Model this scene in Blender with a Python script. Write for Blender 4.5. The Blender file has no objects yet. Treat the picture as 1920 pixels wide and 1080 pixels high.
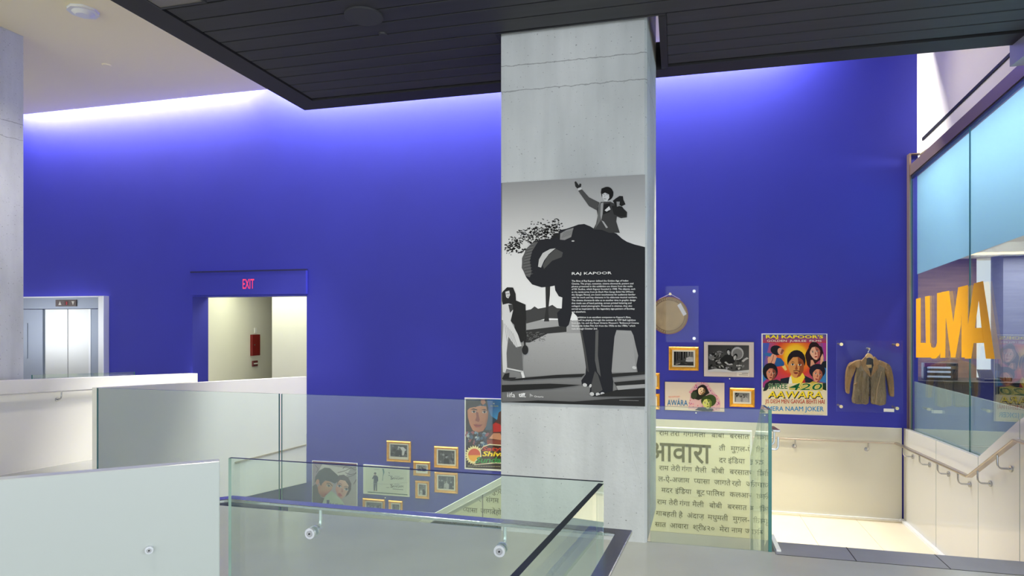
import bpy, bmesh, math, random
from mathutils import Vector, Matrix

SC = bpy.context.scene
COL = SC.collection
rnd = random.Random(7)

# ------------------------------------------------------------------ camera, world, exposure
F, CX, HY, EYE = 1200.0, 960.0, 602.0, 1.6
YAW = math.radians(14.4)
CT, ST = math.cos(YAW), math.sin(YAW)
CAM = Vector((0, 0, EYE))

cam = bpy.data.cameras.new('camera')
cam.sensor_width = 36.0
cam.lens = 36.0 * F / 1920.0
cam.shift_y = (HY - 540.0) / 1920.0
cam.clip_start = 0.02
camo = bpy.data.objects.new('camera', cam)
COL.objects.link(camo)
camo.location = CAM
camo.rotation_euler = (math.radians(90), 0, YAW)
SC.camera = camo

SC.view_settings.view_transform = 'Standard'
SC.view_settings.look = 'None'
SC.view_settings.gamma = 1.0
SC.view_settings.use_curve_mapping = False
SC.view_settings.exposure = 0.0
SC.cycles.use_denoising = True
SC.cycles.max_bounces = 9
SC.cycles.diffuse_bounces = 5
SC.cycles.glossy_bounces = 5
SC.cycles.transparent_max_bounces = 40
SC.cycles.sample_clamp_indirect = 8.0

wd = bpy.data.worlds.new('daylight')
SC.world = wd
wd.use_nodes = True
bg = wd.node_tree.nodes['Background']
bg.inputs['Color'].default_value = (0.90, 0.95, 1.0, 1)
bg.inputs['Strength'].default_value = 2.8


def lamp(name, kind, loc, energy, color=(1, 1, 1), target=None, **kw):
    l = bpy.data.lights.new(name, kind)
    l.energy = energy
    l.color = color
    for k, v in kw.items():
        setattr(l, k, v)
    o = bpy.data.objects.new(name, l)
    COL.objects.link(o)
    o.location = loc
    if target is not None:
        d = Vector(target) - Vector(loc)
        o.rotation_euler = d.to_track_quat('-Z', 'Y').to_euler()
    return o


WY = 8.5          # the blue wall
ZC = 5.0          # white ceiling
ZS = 3.754        # underside of the dark soffit
# linear wall washer in the slot between ceiling and blue wall
lamp('cove_strip_light', 'AREA', (-8.6, 8.33, 5.3), 240, (1.0, 0.95, 0.92), (-8.6, 8.45, 4.0), shape='RECTANGLE', size=4.8, size_y=0.06)
lamp('cove_strip_light', 'AREA', (-2.2, 8.33, 5.3), 600, (0.93, 0.94, 1.0), (-2.2, 8.46, 4.0), shape='RECTANGLE', size=7.3, size_y=0.06)
for i in range(17):
    x = -10.75 + i * 0.265
    lamp('cove_spot', 'SPOT', (x, 8.38, 5.27), 30, (1.0, 0.93, 0.86), (x, 8.47, 4.9), spot_size=math.radians(66), spot_blend=0.35, shadow_soft_size=0.02)
lamp('cove_spot', 'SPOT', (0.9, 8.05, 5.2), 40, (0.93, 0.94, 1.0), (0.9, 8.5, 4.3), spot_size=math.radians(80), spot_blend=0.9, shadow_soft_size=0.05)
# downlights over the stair landing and the lower flight
for x in (0.5, 1.3, 2.1):
    lamp('landing_downlight', 'SPOT', (x, 7.35, 4.95), 115, (1.0, 0.90, 0.70), (x, 7.55, -0.77), spot_size=math.radians(34), spot_blend=0.55, shadow_soft_size=0.06)
for x in (-3.2, -1.0):
    lamp('stair_downlight', 'SPOT', (x, 6.1, 4.95), 260, (1.0, 0.92, 0.78), (x, 7.6, -0.9), spot_size=math.radians(44), spot_blend=0.6, shadow_soft_size=0.06)
lamp('guard_fill_spot', 'SPOT', (0.3, 5.2, 3.70), 620, (1.0, 0.92, 0.66), (0.25, 6.9, 0.0), spot_size=math.radians(52), spot_blend=0.6, shadow_soft_size=0.06)  # added fill, lifts the lettered guard
lamp('guard_fill_spot', 'SPOT', (-2.2, 5.1, 3.70), 520, (1.0, 0.93, 0.70), (-2.1, 6.9, -0.6), spot_size=math.radians(50), spot_blend=0.6, shadow_soft_size=0.06)  # second added fill, for the guard left of the column
# fill spots added under the dark soffit to brighten our floor
for x, y, e in ((-3.0, 3.5, 150), (-1.2, 3.4, 140), (0.9, 3.4, 150), (1.9, 3.6, 150), (-2.0, 1.0, 90), (1.2, 1.0, 120)):
    lamp('floor_fill_spot', 'SPOT', (x, y, 3.74), e, (1.0, 0.93, 0.78) if x < -0.5 and y > 2 else (1.0, 0.97, 0.92), (x, y, 0), spot_size=math.radians(110), spot_blend=0.8, shadow_soft_size=0.06)
lamp('lobby_fill_spot', 'SPOT', (-5.2, 5.0, 4.95), 260, (1.0, 0.95, 0.84), (-7.3, 5.4, 1.6), spot_size=math.radians(85), spot_blend=0.8, shadow_soft_size=0.08)  # added fill for the left column and ramp parapets
lamp('wall_fill_spot', 'SPOT', (0.9, 7.0, 4.95), 70, (1.0, 0.94, 0.84), (2.75, 6.8, 4.0), spot_size=math.radians(60), spot_blend=0.9, shadow_soft_size=0.08)  # added fill to warm the upper right wall
# corridor past the exit, lift front, restaurant
lamp('corridor_light', 'AREA', (-6.35, 9.15, 2.25), 19, (0.96, 1.0, 0.66), (-6.35, 9.15, 0), shape='RECTANGLE', size=1.6, size_y=0.4)
lamp('ramp_downlight', 'SPOT', (-4.6, 6.9, 4.95), 620, (1.0, 0.93, 0.72), (-5.9, 7.6, 0.0), spot_size=math.radians(50), spot_blend=0.7, shadow_soft_size=0.06)
lamp('lift_downlight', 'SPOT', (-9.8, 6.9, 4.9), 150, (1.0, 0.98, 0.92), (-9.8, 8.4, 0.7), spot_size=math.radians(30), spot_blend=0.8, shadow_soft_size=0.08)
lamp('restaurant_light', 'AREA', (3.3, 6.2, 3.45), 75, (0.95, 0.97, 1.0), (2.8, 6.2, 2.6), shape='RECTANGLE', size=4.2, size_y=0.3)  # added behind the glass to brighten the blind
lamp('restaurant_light', 'AREA', (5.2, 10.2, 2.58), 160, (1.0, 0.9, 0.82), (5.2, 10.2, 0), shape='RECTANGLE', size=2.5, size_y=2.0)


# ------------------------------------------------------------------ pixel rays onto real planes
def ray(px, py):
    r, u = (px - CX) / F, (HY - py) / F
    return Vector((r * CT - ST, r * ST + CT, u))


def onY(px, py, Y):
    d = ray(px, py)
    return CAM + d * (Y / d.y)


def onX(px, py, X):
    d = ray(px, py)
    return CAM + d * (X / d.x)


def onZ(px, py, Z):
    d = ray(px, py)
    return CAM + d * ((Z - EYE) / d.z)


# ------------------------------------------------------------------ materials
def srgb(*c):
    def f(v):
        v = v / 255.0
        return v / 12.92 if v <= 0.04045 else ((v + 0.055) / 1.055) ** 2.4
    return tuple(f(v) for v in c) + (1.0,)


def mat(name, color, rough=0.5, metal=0.0, spec=0.5, emit=None, strength=0.0, noise=0.0, nscale=6.0, bump=0.0, bscale=40.0, stretch=None):
    m = bpy.data.materials.new(name)
    m.use_nodes = True
    nt = m.node_tree
    p = nt.nodes['Principled BSDF']
    p.inputs['Base Color'].default_value = color
    p.inputs['Roughness'].default_value = rough
    p.inputs['Metallic'].default_value = metal
    p.inputs['Specular IOR Level'].default_value = spec
    if emit:
        p.inputs['Emission Color'].default_value = emit
        p.inputs['Emission Strength'].default_value = strength
    if noise or bump:
        tc = nt.nodes.new('ShaderNodeTexCoord')
        mp = nt.nodes.new('ShaderNodeMapping')
        nt.links.new(tc.outputs['Object'], mp.inputs['Vector'])
        if stretch:
            mp.inputs['Scale'].default_value = stretch
    if noise:
        n = nt.nodes.new('ShaderNodeTexNoise')
        n.inputs['Scale'].default_value = nscale
        n.inputs['Detail'].default_value = 5
        nt.links.new(mp.outputs['Vector'], n.inputs['Vector'])
        r = nt.nodes.new('ShaderNodeValToRGB')
        r.color_ramp.elements[0].position = 0.3
        r.color_ramp.elements[1].position = 0.7
        r.color_ramp.elements[0].color = tuple(max(0, c * (1 - noise)) for c in color[:3]) + (1,)
        r.color_ramp.elements[1].color = tuple(min(1, c * (1 + noise)) for c in color[:3]) + (1,)
        nt.links.new(n.outputs['Fac'], r.inputs['Fac'])
        nt.links.new(r.outputs['Color'], p.inputs['Base Color'])
    if bump:
        n2 = nt.nodes.new('ShaderNodeTexNoise')
        n2.inputs['Scale'].default_value = bscale
        n2.inputs['Detail'].default_value = 4
        nt.links.new(mp.outputs['Vector'], n2.inputs['Vector'])
        b = nt.nodes.new('ShaderNodeBump')
        b.inputs['Strength'].default_value = bump
        b.inputs['Distance'].default_value = 0.02
        nt.links.new(n2.outputs['Fac'], b.inputs['Height'])
        nt.links.new(b.outputs['Normal'], p.inputs['Normal'])
    return m


def glass(name, tint, ior=1.6):
    m = bpy.data.materials.new(name)
    m.use_nodes = True
    nt = m.node_tree
    nt.nodes.clear()
    out = nt.nodes.new('ShaderNodeOutputMaterial')
    mix = nt.nodes.new('ShaderNodeMixShader')
    tr = nt.nodes.new('ShaderNodeBsdfTransparent')
    gl = nt.nodes.new('ShaderNodeBsdfGlossy')
    tr.inputs['Color'].default_value = tint + (1,)
    gl.inputs['Roughness'].default_value = 0.0
    gl.inputs['Color'].default_value = (0.95, 1.0, 0.98, 1)
    geo = nt.nodes.new('ShaderNodeNewGeometry')
    ma = nt.nodes.new('ShaderNodeMath')
    ma.operation = 'MULTIPLY_ADD'
    nt.links.new(geo.outputs['Backfacing'], ma.inputs[0])
    ma.inputs[1].default_value = 1.0 / ior - ior
    ma.inputs[2].default_value = ior
    fr = nt.nodes.new('ShaderNodeFresnel')
    nt.links.new(ma.outputs[0], fr.inputs['IOR'])
    nt.links.new(fr.outputs['Fac'], mix.inputs['Fac'])
    nt.links.new(tr.outputs[0], mix.inputs[1])
    nt.links.new(gl.outputs[0], mix.inputs[2])
    nt.links.new(mix.outputs[0], out.inputs['Surface'])
    return m


def concrete(name):
    m = mat(name, srgb(196, 198, 198), rough=0.75, noise=0.0)
    nt = m.node_tree
    p = nt.nodes['Principled BSDF']
    tc = nt.nodes.new('ShaderNodeTexCoord')

    def noise(scale, detail, stretch=(1, 1, 1)):
        mp = nt.nodes.new('ShaderNodeMapping')
        mp.inputs['Scale'].default_value = stretch
        nt.links.new(tc.outputs['Object'], mp.inputs['Vector'])
        n = nt.nodes.new('ShaderNodeTexNoise')
        n.inputs['Scale'].default_value = scale
        n.inputs['Detail'].default_value = detail
        nt.links.new(mp.outputs['Vector'], n.inputs['Vector'])
        return n.outputs['Fac']

    def ramp(fac, stops):
        r = nt.nodes.new('ShaderNodeValToRGB')
        e = r.color_ramp.elements
        e[0].position, e[0].color = stops[0]
        e[1].position, e[1].color = stops[-1]
        for s in stops[1:-1]:
            q = e.new(s[0])
            q.color = s[1]
        nt.links.new(fac, r.inputs['Fac'])
        return r.outputs['Color']

    def mul(a, b):
        x = nt.nodes.new('ShaderNodeMix')
        x.data_type = 'RGBA'
        x.blend_type = 'MULTIPLY'
        x.inputs[0].default_value = 1.0
        nt.links.new(a, x.inputs[6])
        nt.links.new(b, x.inputs[7])
        return x.outputs[2]
    g = lambda v: (v, v, v, 1)
    base = ramp(noise(1.6, 8, (1, 1, 0.55)), [(0.3, srgb(176, 179, 180)), (0.55, srgb(198, 201, 201)), (0.75, srgb(212, 214, 214))])
    streak = ramp(noise(9, 4, (1, 1, 0.12)), [(0.25, g(0.90)), (0.6, g(1.0))])
    pits = ramp(noise(55, 2), [(0.27, g(0.45)), (0.32, g(1.0))])
    c = mul(mul(base, streak), pits)
    # pour lines of the formwork
    sep = nt.nodes.new('ShaderNodeSeparateXYZ')
    nt.links.new(tc.outputs['Object'], sep.inputs[0])
    wob = noise(14, 5)
    add = nt.nodes.new('ShaderNodeMath')
    add.operation = 'MULTIPLY_ADD'
    nt.links.new(wob, add.inputs[0])
    add.inputs[1].default_value = 0.035
    nt.links.new(sep.outputs['Z'], add.inputs[2])
    tot = None
    for z in (3.555, 3.365):
        cmpn = nt.nodes.new('ShaderNodeMath')
        cmpn.operation = 'COMPARE'
        nt.links.new(add.outputs[0], cmpn.inputs[0])
        cmpn.inputs[1].default_value = z
        cmpn.inputs[2].default_value = 0.0035
        if tot is None:
            tot = cmpn.outputs[0]
        else:
            mx = nt.nodes.new('ShaderNodeMath')
            mx.operation = 'MAXIMUM'
            nt.links.new(tot, mx.inputs[0])
            nt.links.new(cmpn.outputs[0], mx.inputs[1])
            tot = mx.outputs[0]
    lines = ramp(tot, [(0.0, g(1.0)), (1.0, g(0.55))])
    c = mul(c, lines)
    nt.links.new(c, p.inputs['Base Color'])
    b = nt.nodes.new('ShaderNodeBump')
    b.inputs['Strength'].default_value = 0.25
    b.inputs['Distance'].default_value = 0.01
    nt.links.new(noise(30, 6), b.inputs['Height'])
    nt.links.new(b.outputs['Normal'], p.inputs['Normal'])
    return m


def printed(name, rough=0.5):
    m = mat(name, (1, 1, 1, 1), rough=rough, spec=0.12)
    nt = m.node_tree
    a = nt.nodes.new('ShaderNodeAttribute')
    a.attribute_name = 'Col'
    nt.links.new(a.outputs['Color'], nt.nodes['Principled BSDF'].inputs['Base Color'])
    return m


MT = dict(
    blue=mat('blue_wall_paint', (0.032, 0.036, 0.385, 1), rough=0.55, spec=0.35, noise=0.04, nscale=1.2),
    white=mat('white_paint', srgb(226, 224, 214), rough=0.5, noise=0.02, nscale=1.5),
    ceil=mat('ceiling_paint', srgb(248, 236, 196), rough=0.8),
    concrete=concrete('cast_concrete'),
    soffit=mat('dark_slat_paint', srgb(48, 48, 52), rough=0.6, noise=0.12, nscale=3, stretch=(0.3, 6, 6)),
    soffit_trim=mat('soffit_trim_paint', srgb(30, 29, 32), rough=0.6),
    black=mat('black_gap', (0.006, 0.006, 0.007, 1), rough=0.6),
    floor=mat('polished_floor', srgb(158, 160, 154), rough=0.22, spec=0.5, noise=0.04, nscale=2.5),
    tread=mat('dark_nosing_stone', srgb(128, 130, 134), rough=0.4, noise=0.06, nscale=5),
    tile=mat('cream_floor_tile', srgb(226, 214, 186), rough=0.45, noise=0.02, nscale=4),
    grout=mat('tile_joint', srgb(150, 140, 118), rough=0.8),
    glass=glass('clear_guard_glass', (0.90, 0.948, 0.915), 1.62),
    glass2=glass('storefront_glass', (0.90, 0.95, 0.96), 1.9),
    acrylic=glass('clear_acrylic', (0.97, 0.975, 1.0), 1.22),
    edge=mat('green_glass_edge', (0.03, 0.17, 0.16, 1), rough=0.15, spec=0.8),
    edge_dark=mat('dark_glass_edge', (0.008, 0.014, 0.018, 1), rough=0.3, spec=0.12),
    edge_pale=mat('pale_glass_edge', srgb(176, 200, 192), rough=0.15, spec=0.6),
    whiteglass=mat('white_back_painted_glass', srgb(206, 204, 192), rough=0.06, spec=0.75),
    frost=mat('frosted_white_glass', srgb(192, 198, 195), rough=0.18, spec=0.6),
    hindi=mat('pale_green_film', srgb(238, 232, 192), rough=0.4),
    ink=mat('olive_vinyl_lettering', srgb(104, 98, 30), rough=0.5),
    steel=mat('brushed_steel', (0.52, 0.53, 0.55, 1), rough=0.22, metal=1.0, bump=0.05, bscale=60, stretch=(1, 1, 0.05)),
    doorsteel=mat('satin_door_steel', (0.62, 0.64, 0.64, 1), rough=0.30, metal=1.0, bump=0.04, bscale=50, stretch=(6, 6, 0.1)),
    facade=mat('blue_grey_steel_panel', (0.30, 0.34, 0.42, 1), rough=0.33, metal=0.9),
    silver=mat('silver_trim', (0.72, 0.74, 0.78, 1), rough=0.3, metal=0.8),
    indicator=mat('indicator_bezel', srgb(108, 98, 98), rough=0.4, metal=0.4),
    led=mat('red_led', (0.3, 0.0, 0.02, 1), emit=(1, 0.02, 0.06, 1), strength=0.9),
    exit=mat('exit_letter_glow', (0.5, 0.02, 0.06, 1), emit=(1.0, 0.05, 0.16, 1), strength=0.95),
    gold=mat('gilded_wood', srgb(222, 160, 48), rough=0.34, metal=0.35, noise=0.12, nscale=25),
    darkframe=mat('thin_black_frame', srgb(36, 32, 30), rough=0.5),
    print=printed('printed_paper'),
    bronze=mat('bronze_trim', srgb(150, 128, 112), rough=0.35, metal=0.6),
    film=mat('pale_blue_blind', srgb(170, 214, 236), rough=0.7),
    wood=mat('walnut_panelling', srgb(138, 108, 98), rough=0.5, noise=0.18, nscale=3, stretch=(0.5, 1, 8)),
    greywood=mat('grey_plank', srgb(104, 110, 134), rough=0.5, noise=0.12, nscale=3, stretch=(0.5, 1, 7)),
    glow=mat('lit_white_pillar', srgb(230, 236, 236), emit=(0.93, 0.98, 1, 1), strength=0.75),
    yellow=mat('yellow_vinyl', srgb(246, 176, 12), rough=0.45),
    counter=mat('navy_counter', srgb(30, 30, 60), rough=0.3),
    device=mat('black_plastic', srgb(24, 24, 32), rough=0.35),
    lightbar=mat('pale_menu_bar', srgb(190, 205, 230), rough=0.4, emit=(0.7, 0.8, 1, 1), strength=0.25),
    magenta=mat('magenta_panel', srgb(120, 24, 80), rough=0.4),
    red=mat('red_cabinet_paint', srgb(118, 18, 16), rough=0.4),
    plastic=mat('white_plastic', srgb(232, 232, 228), rough=0.4),
    brass=mat('satin_brass', (0.78, 0.66, 0.38, 1), rough=0.28, metal=0.9),
    leather=mat('brown_worn_leather', srgb(150, 116, 68), rough=0.36, spec=0.4, noise=0.35, nscale=9, bump=1.0, bscale=14),
    leather2=mat('olive_worn_leather', srgb(124, 106, 72), rough=0.34, spec=0.5, noise=0.30, nscale=8, bump=1.0, bscale=12),
    lining=mat('dark_lining', srgb(44, 42, 46), rough=0.7),
    hangerwood=mat('pale_hanger_wood', srgb(214, 178, 112), rough=0.45, noise=0.08, nscale=20),
    skin=mat('drum_skin', srgb(186, 160, 110), rough=0.55, noise=0.16, nscale=9),
    skinmark=mat('drum_border_pattern', srgb(150, 124, 82), rough=0.6, noise=0.3, nscale=70),
    drumrim=mat('red_drum_rim', srgb(172, 50, 60), rough=0.5),
    card=mat('white_card', srgb(232, 230, 226), rough=0.6),
    greybulk=mat('grey_bulkhead_paint', srgb(150, 148, 158), rough=0.6),
    doorgrey=mat('grey_green_door', srgb(150, 150, 122), rough=0.5),
    lower=mat('lower_floor', srgb(120, 120, 115), rough=0.5),
    speaker=mat('grey_speaker_mesh', srgb(58, 58, 62), rough=0.7, bump=0.3, bscale=300),
)


for k_ in ('leather', 'leather2'):
    for n_ in MT[k_].node_tree.nodes:
        if n_.type == 'BUMP':
            n_.inputs['Distance'].default_value = 0.06
        if n_.type == 'MAPPING':
            n_.inputs['Scale'].default_value = (1.3, 1.0, 0.55)


def translucent(m, fac):
    nt = m.node_tree
    p = nt.nodes['Principled BSDF']
    out = nt.nodes['Material Output']
    t = nt.nodes.new('ShaderNodeBsdfTranslucent')
    t.inputs['Color'].default_value = p.inputs['Base Color'].default_value
    x = nt.nodes.new('ShaderNodeMixShader')
    x.inputs['Fac'].default_value = fac
    nt.links.new(p.outputs[0], x.inputs[1])
    nt.links.new(t.outputs[0], x.inputs[2])
    nt.links.new(x.outputs[0], out.inputs['Surface'])


translucent(MT['film'], 0.6)


# ------------------------------------------------------------------ mesh builder
class MB:
    def __init__(self):
        self.v, self.f, self.m, self.s = [], [], [], []
        self.c = []

    def face(self, pts, mi=0, smooth=False, col=None):
        i = len(self.v)
        self.v += [Vector(p) for p in pts]
        self.f.append(tuple(range(i, i + len(pts))))
        self.m.append(mi)
        self.s.append(smooth)
        self.c.append(col)

    def mesh(self, verts, faces, mi=0, smooth=False):
        i = len(self.v)
        self.v += [Vector(p) for p in verts]
        for f in faces:
            self.f.append(tuple(i + k for k in f))
            self.m.append(mi)
            self.s.append(smooth)
            self.c.append(None)

    def box(self, a, b, mi=0):
        x0, y0, z0 = [min(p, q) for p, q in zip(a, b)]
        x1, y1, z1 = [max(p, q) for p, q in zip(a, b)]
        v = [(x0, y0, z0), (x1, y0, z0), (x1, y1, z0), (x0, y1, z0), (x0, y0, z1), (x1, y0, z1), (x1, y1, z1), (x0, y1, z1)]
        self.mesh(v, [(0, 3, 2, 1), (4, 5, 6, 7), (0, 1, 5, 4), (1, 2, 6, 5), (2, 3, 7, 6), (3, 0, 4, 7)], mi)
        return self

    def hexa(self, bot, top, mi=0, side=None):
        v = list(bot) + list(top)
        self.mesh(v, [(0, 3, 2, 1), (4, 5, 6, 7)], mi if side is None else side)
        self.mesh(v, [(0, 1, 5, 4), (1, 2, 6, 5), (2, 3, 7, 6), (3, 0, 4, 7)], mi)
        return self

    def prism(self, pts, off, mi=0, side=None, smooth=False):
        """closed polygon pts swept by off"""
        off = Vector(off)
        n = len(pts)
        p0 = [Vector(p) for p in pts]
        nrm = Vector((0, 0, 0))
        for i in range(n):
            a, b = p0[i], p0[(i + 1) % n]
            nrm += a.cross(b)
        if nrm.dot(off) > 0:
            p0.reverse()
        p1 = [p + off for p in p0]
        v = p0 + p1
        self.mesh(v, [tuple(range(n))], mi)
        self.mesh(v, [tuple(range(2 * n - 1, n - 1, -1))], mi)
        sm = mi if side is None else side
        self.mesh(v, [(i, i + n, (i + 1) % n + n, (i + 1) % n) for i in range(n)], sm, smooth)
        return self

    def tube(self, path, r, seg=10, mi=0, cap=True):
        path = [Vector(p) for p in path]
        n = len(path)
        rings = []
        up = None
        for i in range(n):
            d = (path[min(i + 1, n - 1)] - path[max(i - 1, 0)]).normalized()
            if up is None:
                up = Vector((0, 0, 1)) if abs(d.z) < 0.9 else Vector((1, 0, 0))
            a = d.cross(up)
            if a.length < 1e-4:
                a = d.cross(Vector((0, 1, 0.3)))
            a.normalize()
            b = a.cross(d).normalized()
            up = b
            rr = r[i] if isinstance(r, (list, tuple)) else r
            rings.append([path[i] + a * math.cos(2 * math.pi * k / seg) * rr + b * math.sin(2 * math.pi * k / seg) * rr for k in range(seg)])
        v = [p for ring in rings for p in ring]
        fs = []
        for i in range(n - 1):
            for k in range(seg):
                k2 = (k + 1) % seg
                fs.append((i * seg + k, i * seg + k2, (i + 1) * seg + k2, (i + 1) * seg + k))
        self.mesh(v, fs, mi, True)
        if cap:
            self.mesh(v, [tuple(range(seg)), tuple(range(n * seg - 1, (n - 1) * seg - 1, -1))], mi)
        return self

    def cyl(self, c, axis, r, h, seg=24, mi=0, r2=None):
        c, ax = Vector(c), Vector(axis).normalized()
        r2 = r if r2 is None else r2
        return self.tube([c, c + ax * h], [r, r2], seg, mi)

    def flat(self, path, w, t, mi=0):
        """flat bar: width w across (horizontal), thickness t, mitred along path"""
        path = [Vector(p) for p in path]
        n = len(path)
        rings = []
        for i in range(n):
            d0 = (path[i] - path[i - 1]) if i else (path[1] - path[0])
            d1 = (path[i + 1] - path[i]) if i < n - 1 else (path[i] - path[i - 1])
            h0 = Vector((d0.x, d0.y, 0)).normalized()
            h1 = Vector((d1.x, d1.y, 0)).normalized()
            s0, s1 = Vector((h0.y, -h0.x, 0)), Vector((h1.y, -h1.x, 0))
            s = (s0 + s1)
            s = s.normalized() / max(0.3, s.normalized().dot(s0))
            u = Vector((0, 0, 1))
            rings.append([path[i] - s * w / 2 - u * t / 2, path[i] + s * w / 2 - u * t / 2, path[i] + s * w / 2 + u * t / 2, path[i] - s * w / 2 + u * t / 2])
        v = [p for r in rings for p in r]
        fs = []
        for i in range(n - 1):
            for k in range(4):
                k2 = (k + 1) % 4
                fs.append((i * 4 + k, i * 4 + k2, (i + 1) * 4 + k2, (i + 1) * 4 + k))
        fs += [(3, 2, 1, 0), tuple(range(n * 4 - 4, n * 4))]
        self.mesh(v, fs, mi)
        return self

    def build(self, name, mats, parent=None, bevel=0.0, segs=2, origin=None):
        if not isinstance(mats, (list, tuple)):
            mats = [mats]
        if parent is not None:
            o0 = Vector(parent['_o'])
        elif origin is not None:
            o0 = Vector(origin)
        else:
            xs = [p.x for p in self.v]; ys = [p.y for p in self.v]; zs = [p.z for p in self.v]
            o0 = Vector(((min(xs) + max(xs)) / 2, (min(ys) + max(ys)) / 2, min(zs)))
        me = bpy.data.meshes.new(name)
        if bevel > 0 or True:
            me.from_pydata([tuple(p - o0) for p in self.v], [], self.f)
        for m in mats:
            me.materials.append(m)
        for p, mi, s in zip(me.polygons, self.m, self.s):
            p.material_index = mi
            p.use_smooth = s
        if any(c is not None for c in self.c):
            at = me.color_attributes.new('Col', 'FLOAT_COLOR', 'CORNER')
            for p, c in zip(me.polygons, self.c):
                if c is None:
                    c = (1, 1, 1, 1)
                for k, li in enumerate(p.loop_indices):
                    cc = c[k] if isinstance(c, list) else c
                    at.data[li].color = cc
        ob = bpy.data.objects.new(name, me)
        COL.objects.link(ob)
        ob.location = (0, 0, 0) if parent is not None else o0
        ob['_o'] = tuple(o0)
        if parent is not None:
            ob.parent = parent
        if bevel > 0:
            bm = bmesh.new()
            bm.from_mesh(me)
            bmesh.ops.remove_doubles(bm, verts=bm.verts, dist=1e-5)
            bm.to_mesh(me)
            bm.free()
            md = ob.modifiers.new('bevel', 'BEVEL')
            md.width = bevel
            md.segments = segs
            md.limit_method = 'ANGLE'
        return ob


def tag(o, label, cat, group=None, kind=None):
    o['label'] = label
    o['category'] = cat
    if group:
        o['group'] = group
    if kind:
        o['kind'] = kind
    return o


def empty(name, loc, label, cat, group=None):
    o = bpy.data.objects.new(name, None)
    COL.objects.link(o)
    o.location = loc
    o.empty_display_size = 0.1
    o['_o'] = tuple(loc)
    return tag(o, label, cat, group)


def struct(o):
    o['kind'] = 'structure'
    return o


def bez(p0, p1, p2, n=6):
    p0, p1, p2 = Vector(p0), Vector(p1), Vector(p2)
    return [(1 - t) ** 2 * p0 + 2 * t * (1 - t) * p1 + t * t * p2 for t in [k / n for k in range(n + 1)]]


# ------------------------------------------------------------------ lettering
_tc = {}
DG = None


def glyphs(s, offset=0.0, shear=0.0, res=2):
    key = (s, offset, shear, res)
    if key in _tc:
        return _tc[key]
    cu = bpy.data.curves.new('lettering_source', 'FONT')
    cu.body = s
    cu.offset = offset
    cu.shear = shear
    cu.resolution_u = res
    ob = bpy.data.objects.new('lettering_source', cu)
    COL.objects.link(ob)
    bpy.context.view_layer.update()
    dg = bpy.context.evaluated_depsgraph_get()
    ev = ob.evaluated_get(dg)
    me = ev.to_mesh()
    v = [(p.co.x, p.co.y) for p in me.vertices]
    f = [tuple(p.vertices) for p in me.polygons]
    ev.to_mesh_clear()
    bpy.data.objects.remove(ob)
    bpy.data.curves.remove(cu)
    _tc[key] = (v, f)
    return v, f


# ------------------------------------------------------------------ flat printed artwork, built on the surface it is printed on
def C(*c):
    return srgb(*c)


def G(v):
    return srgb(v, v, v)


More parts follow.
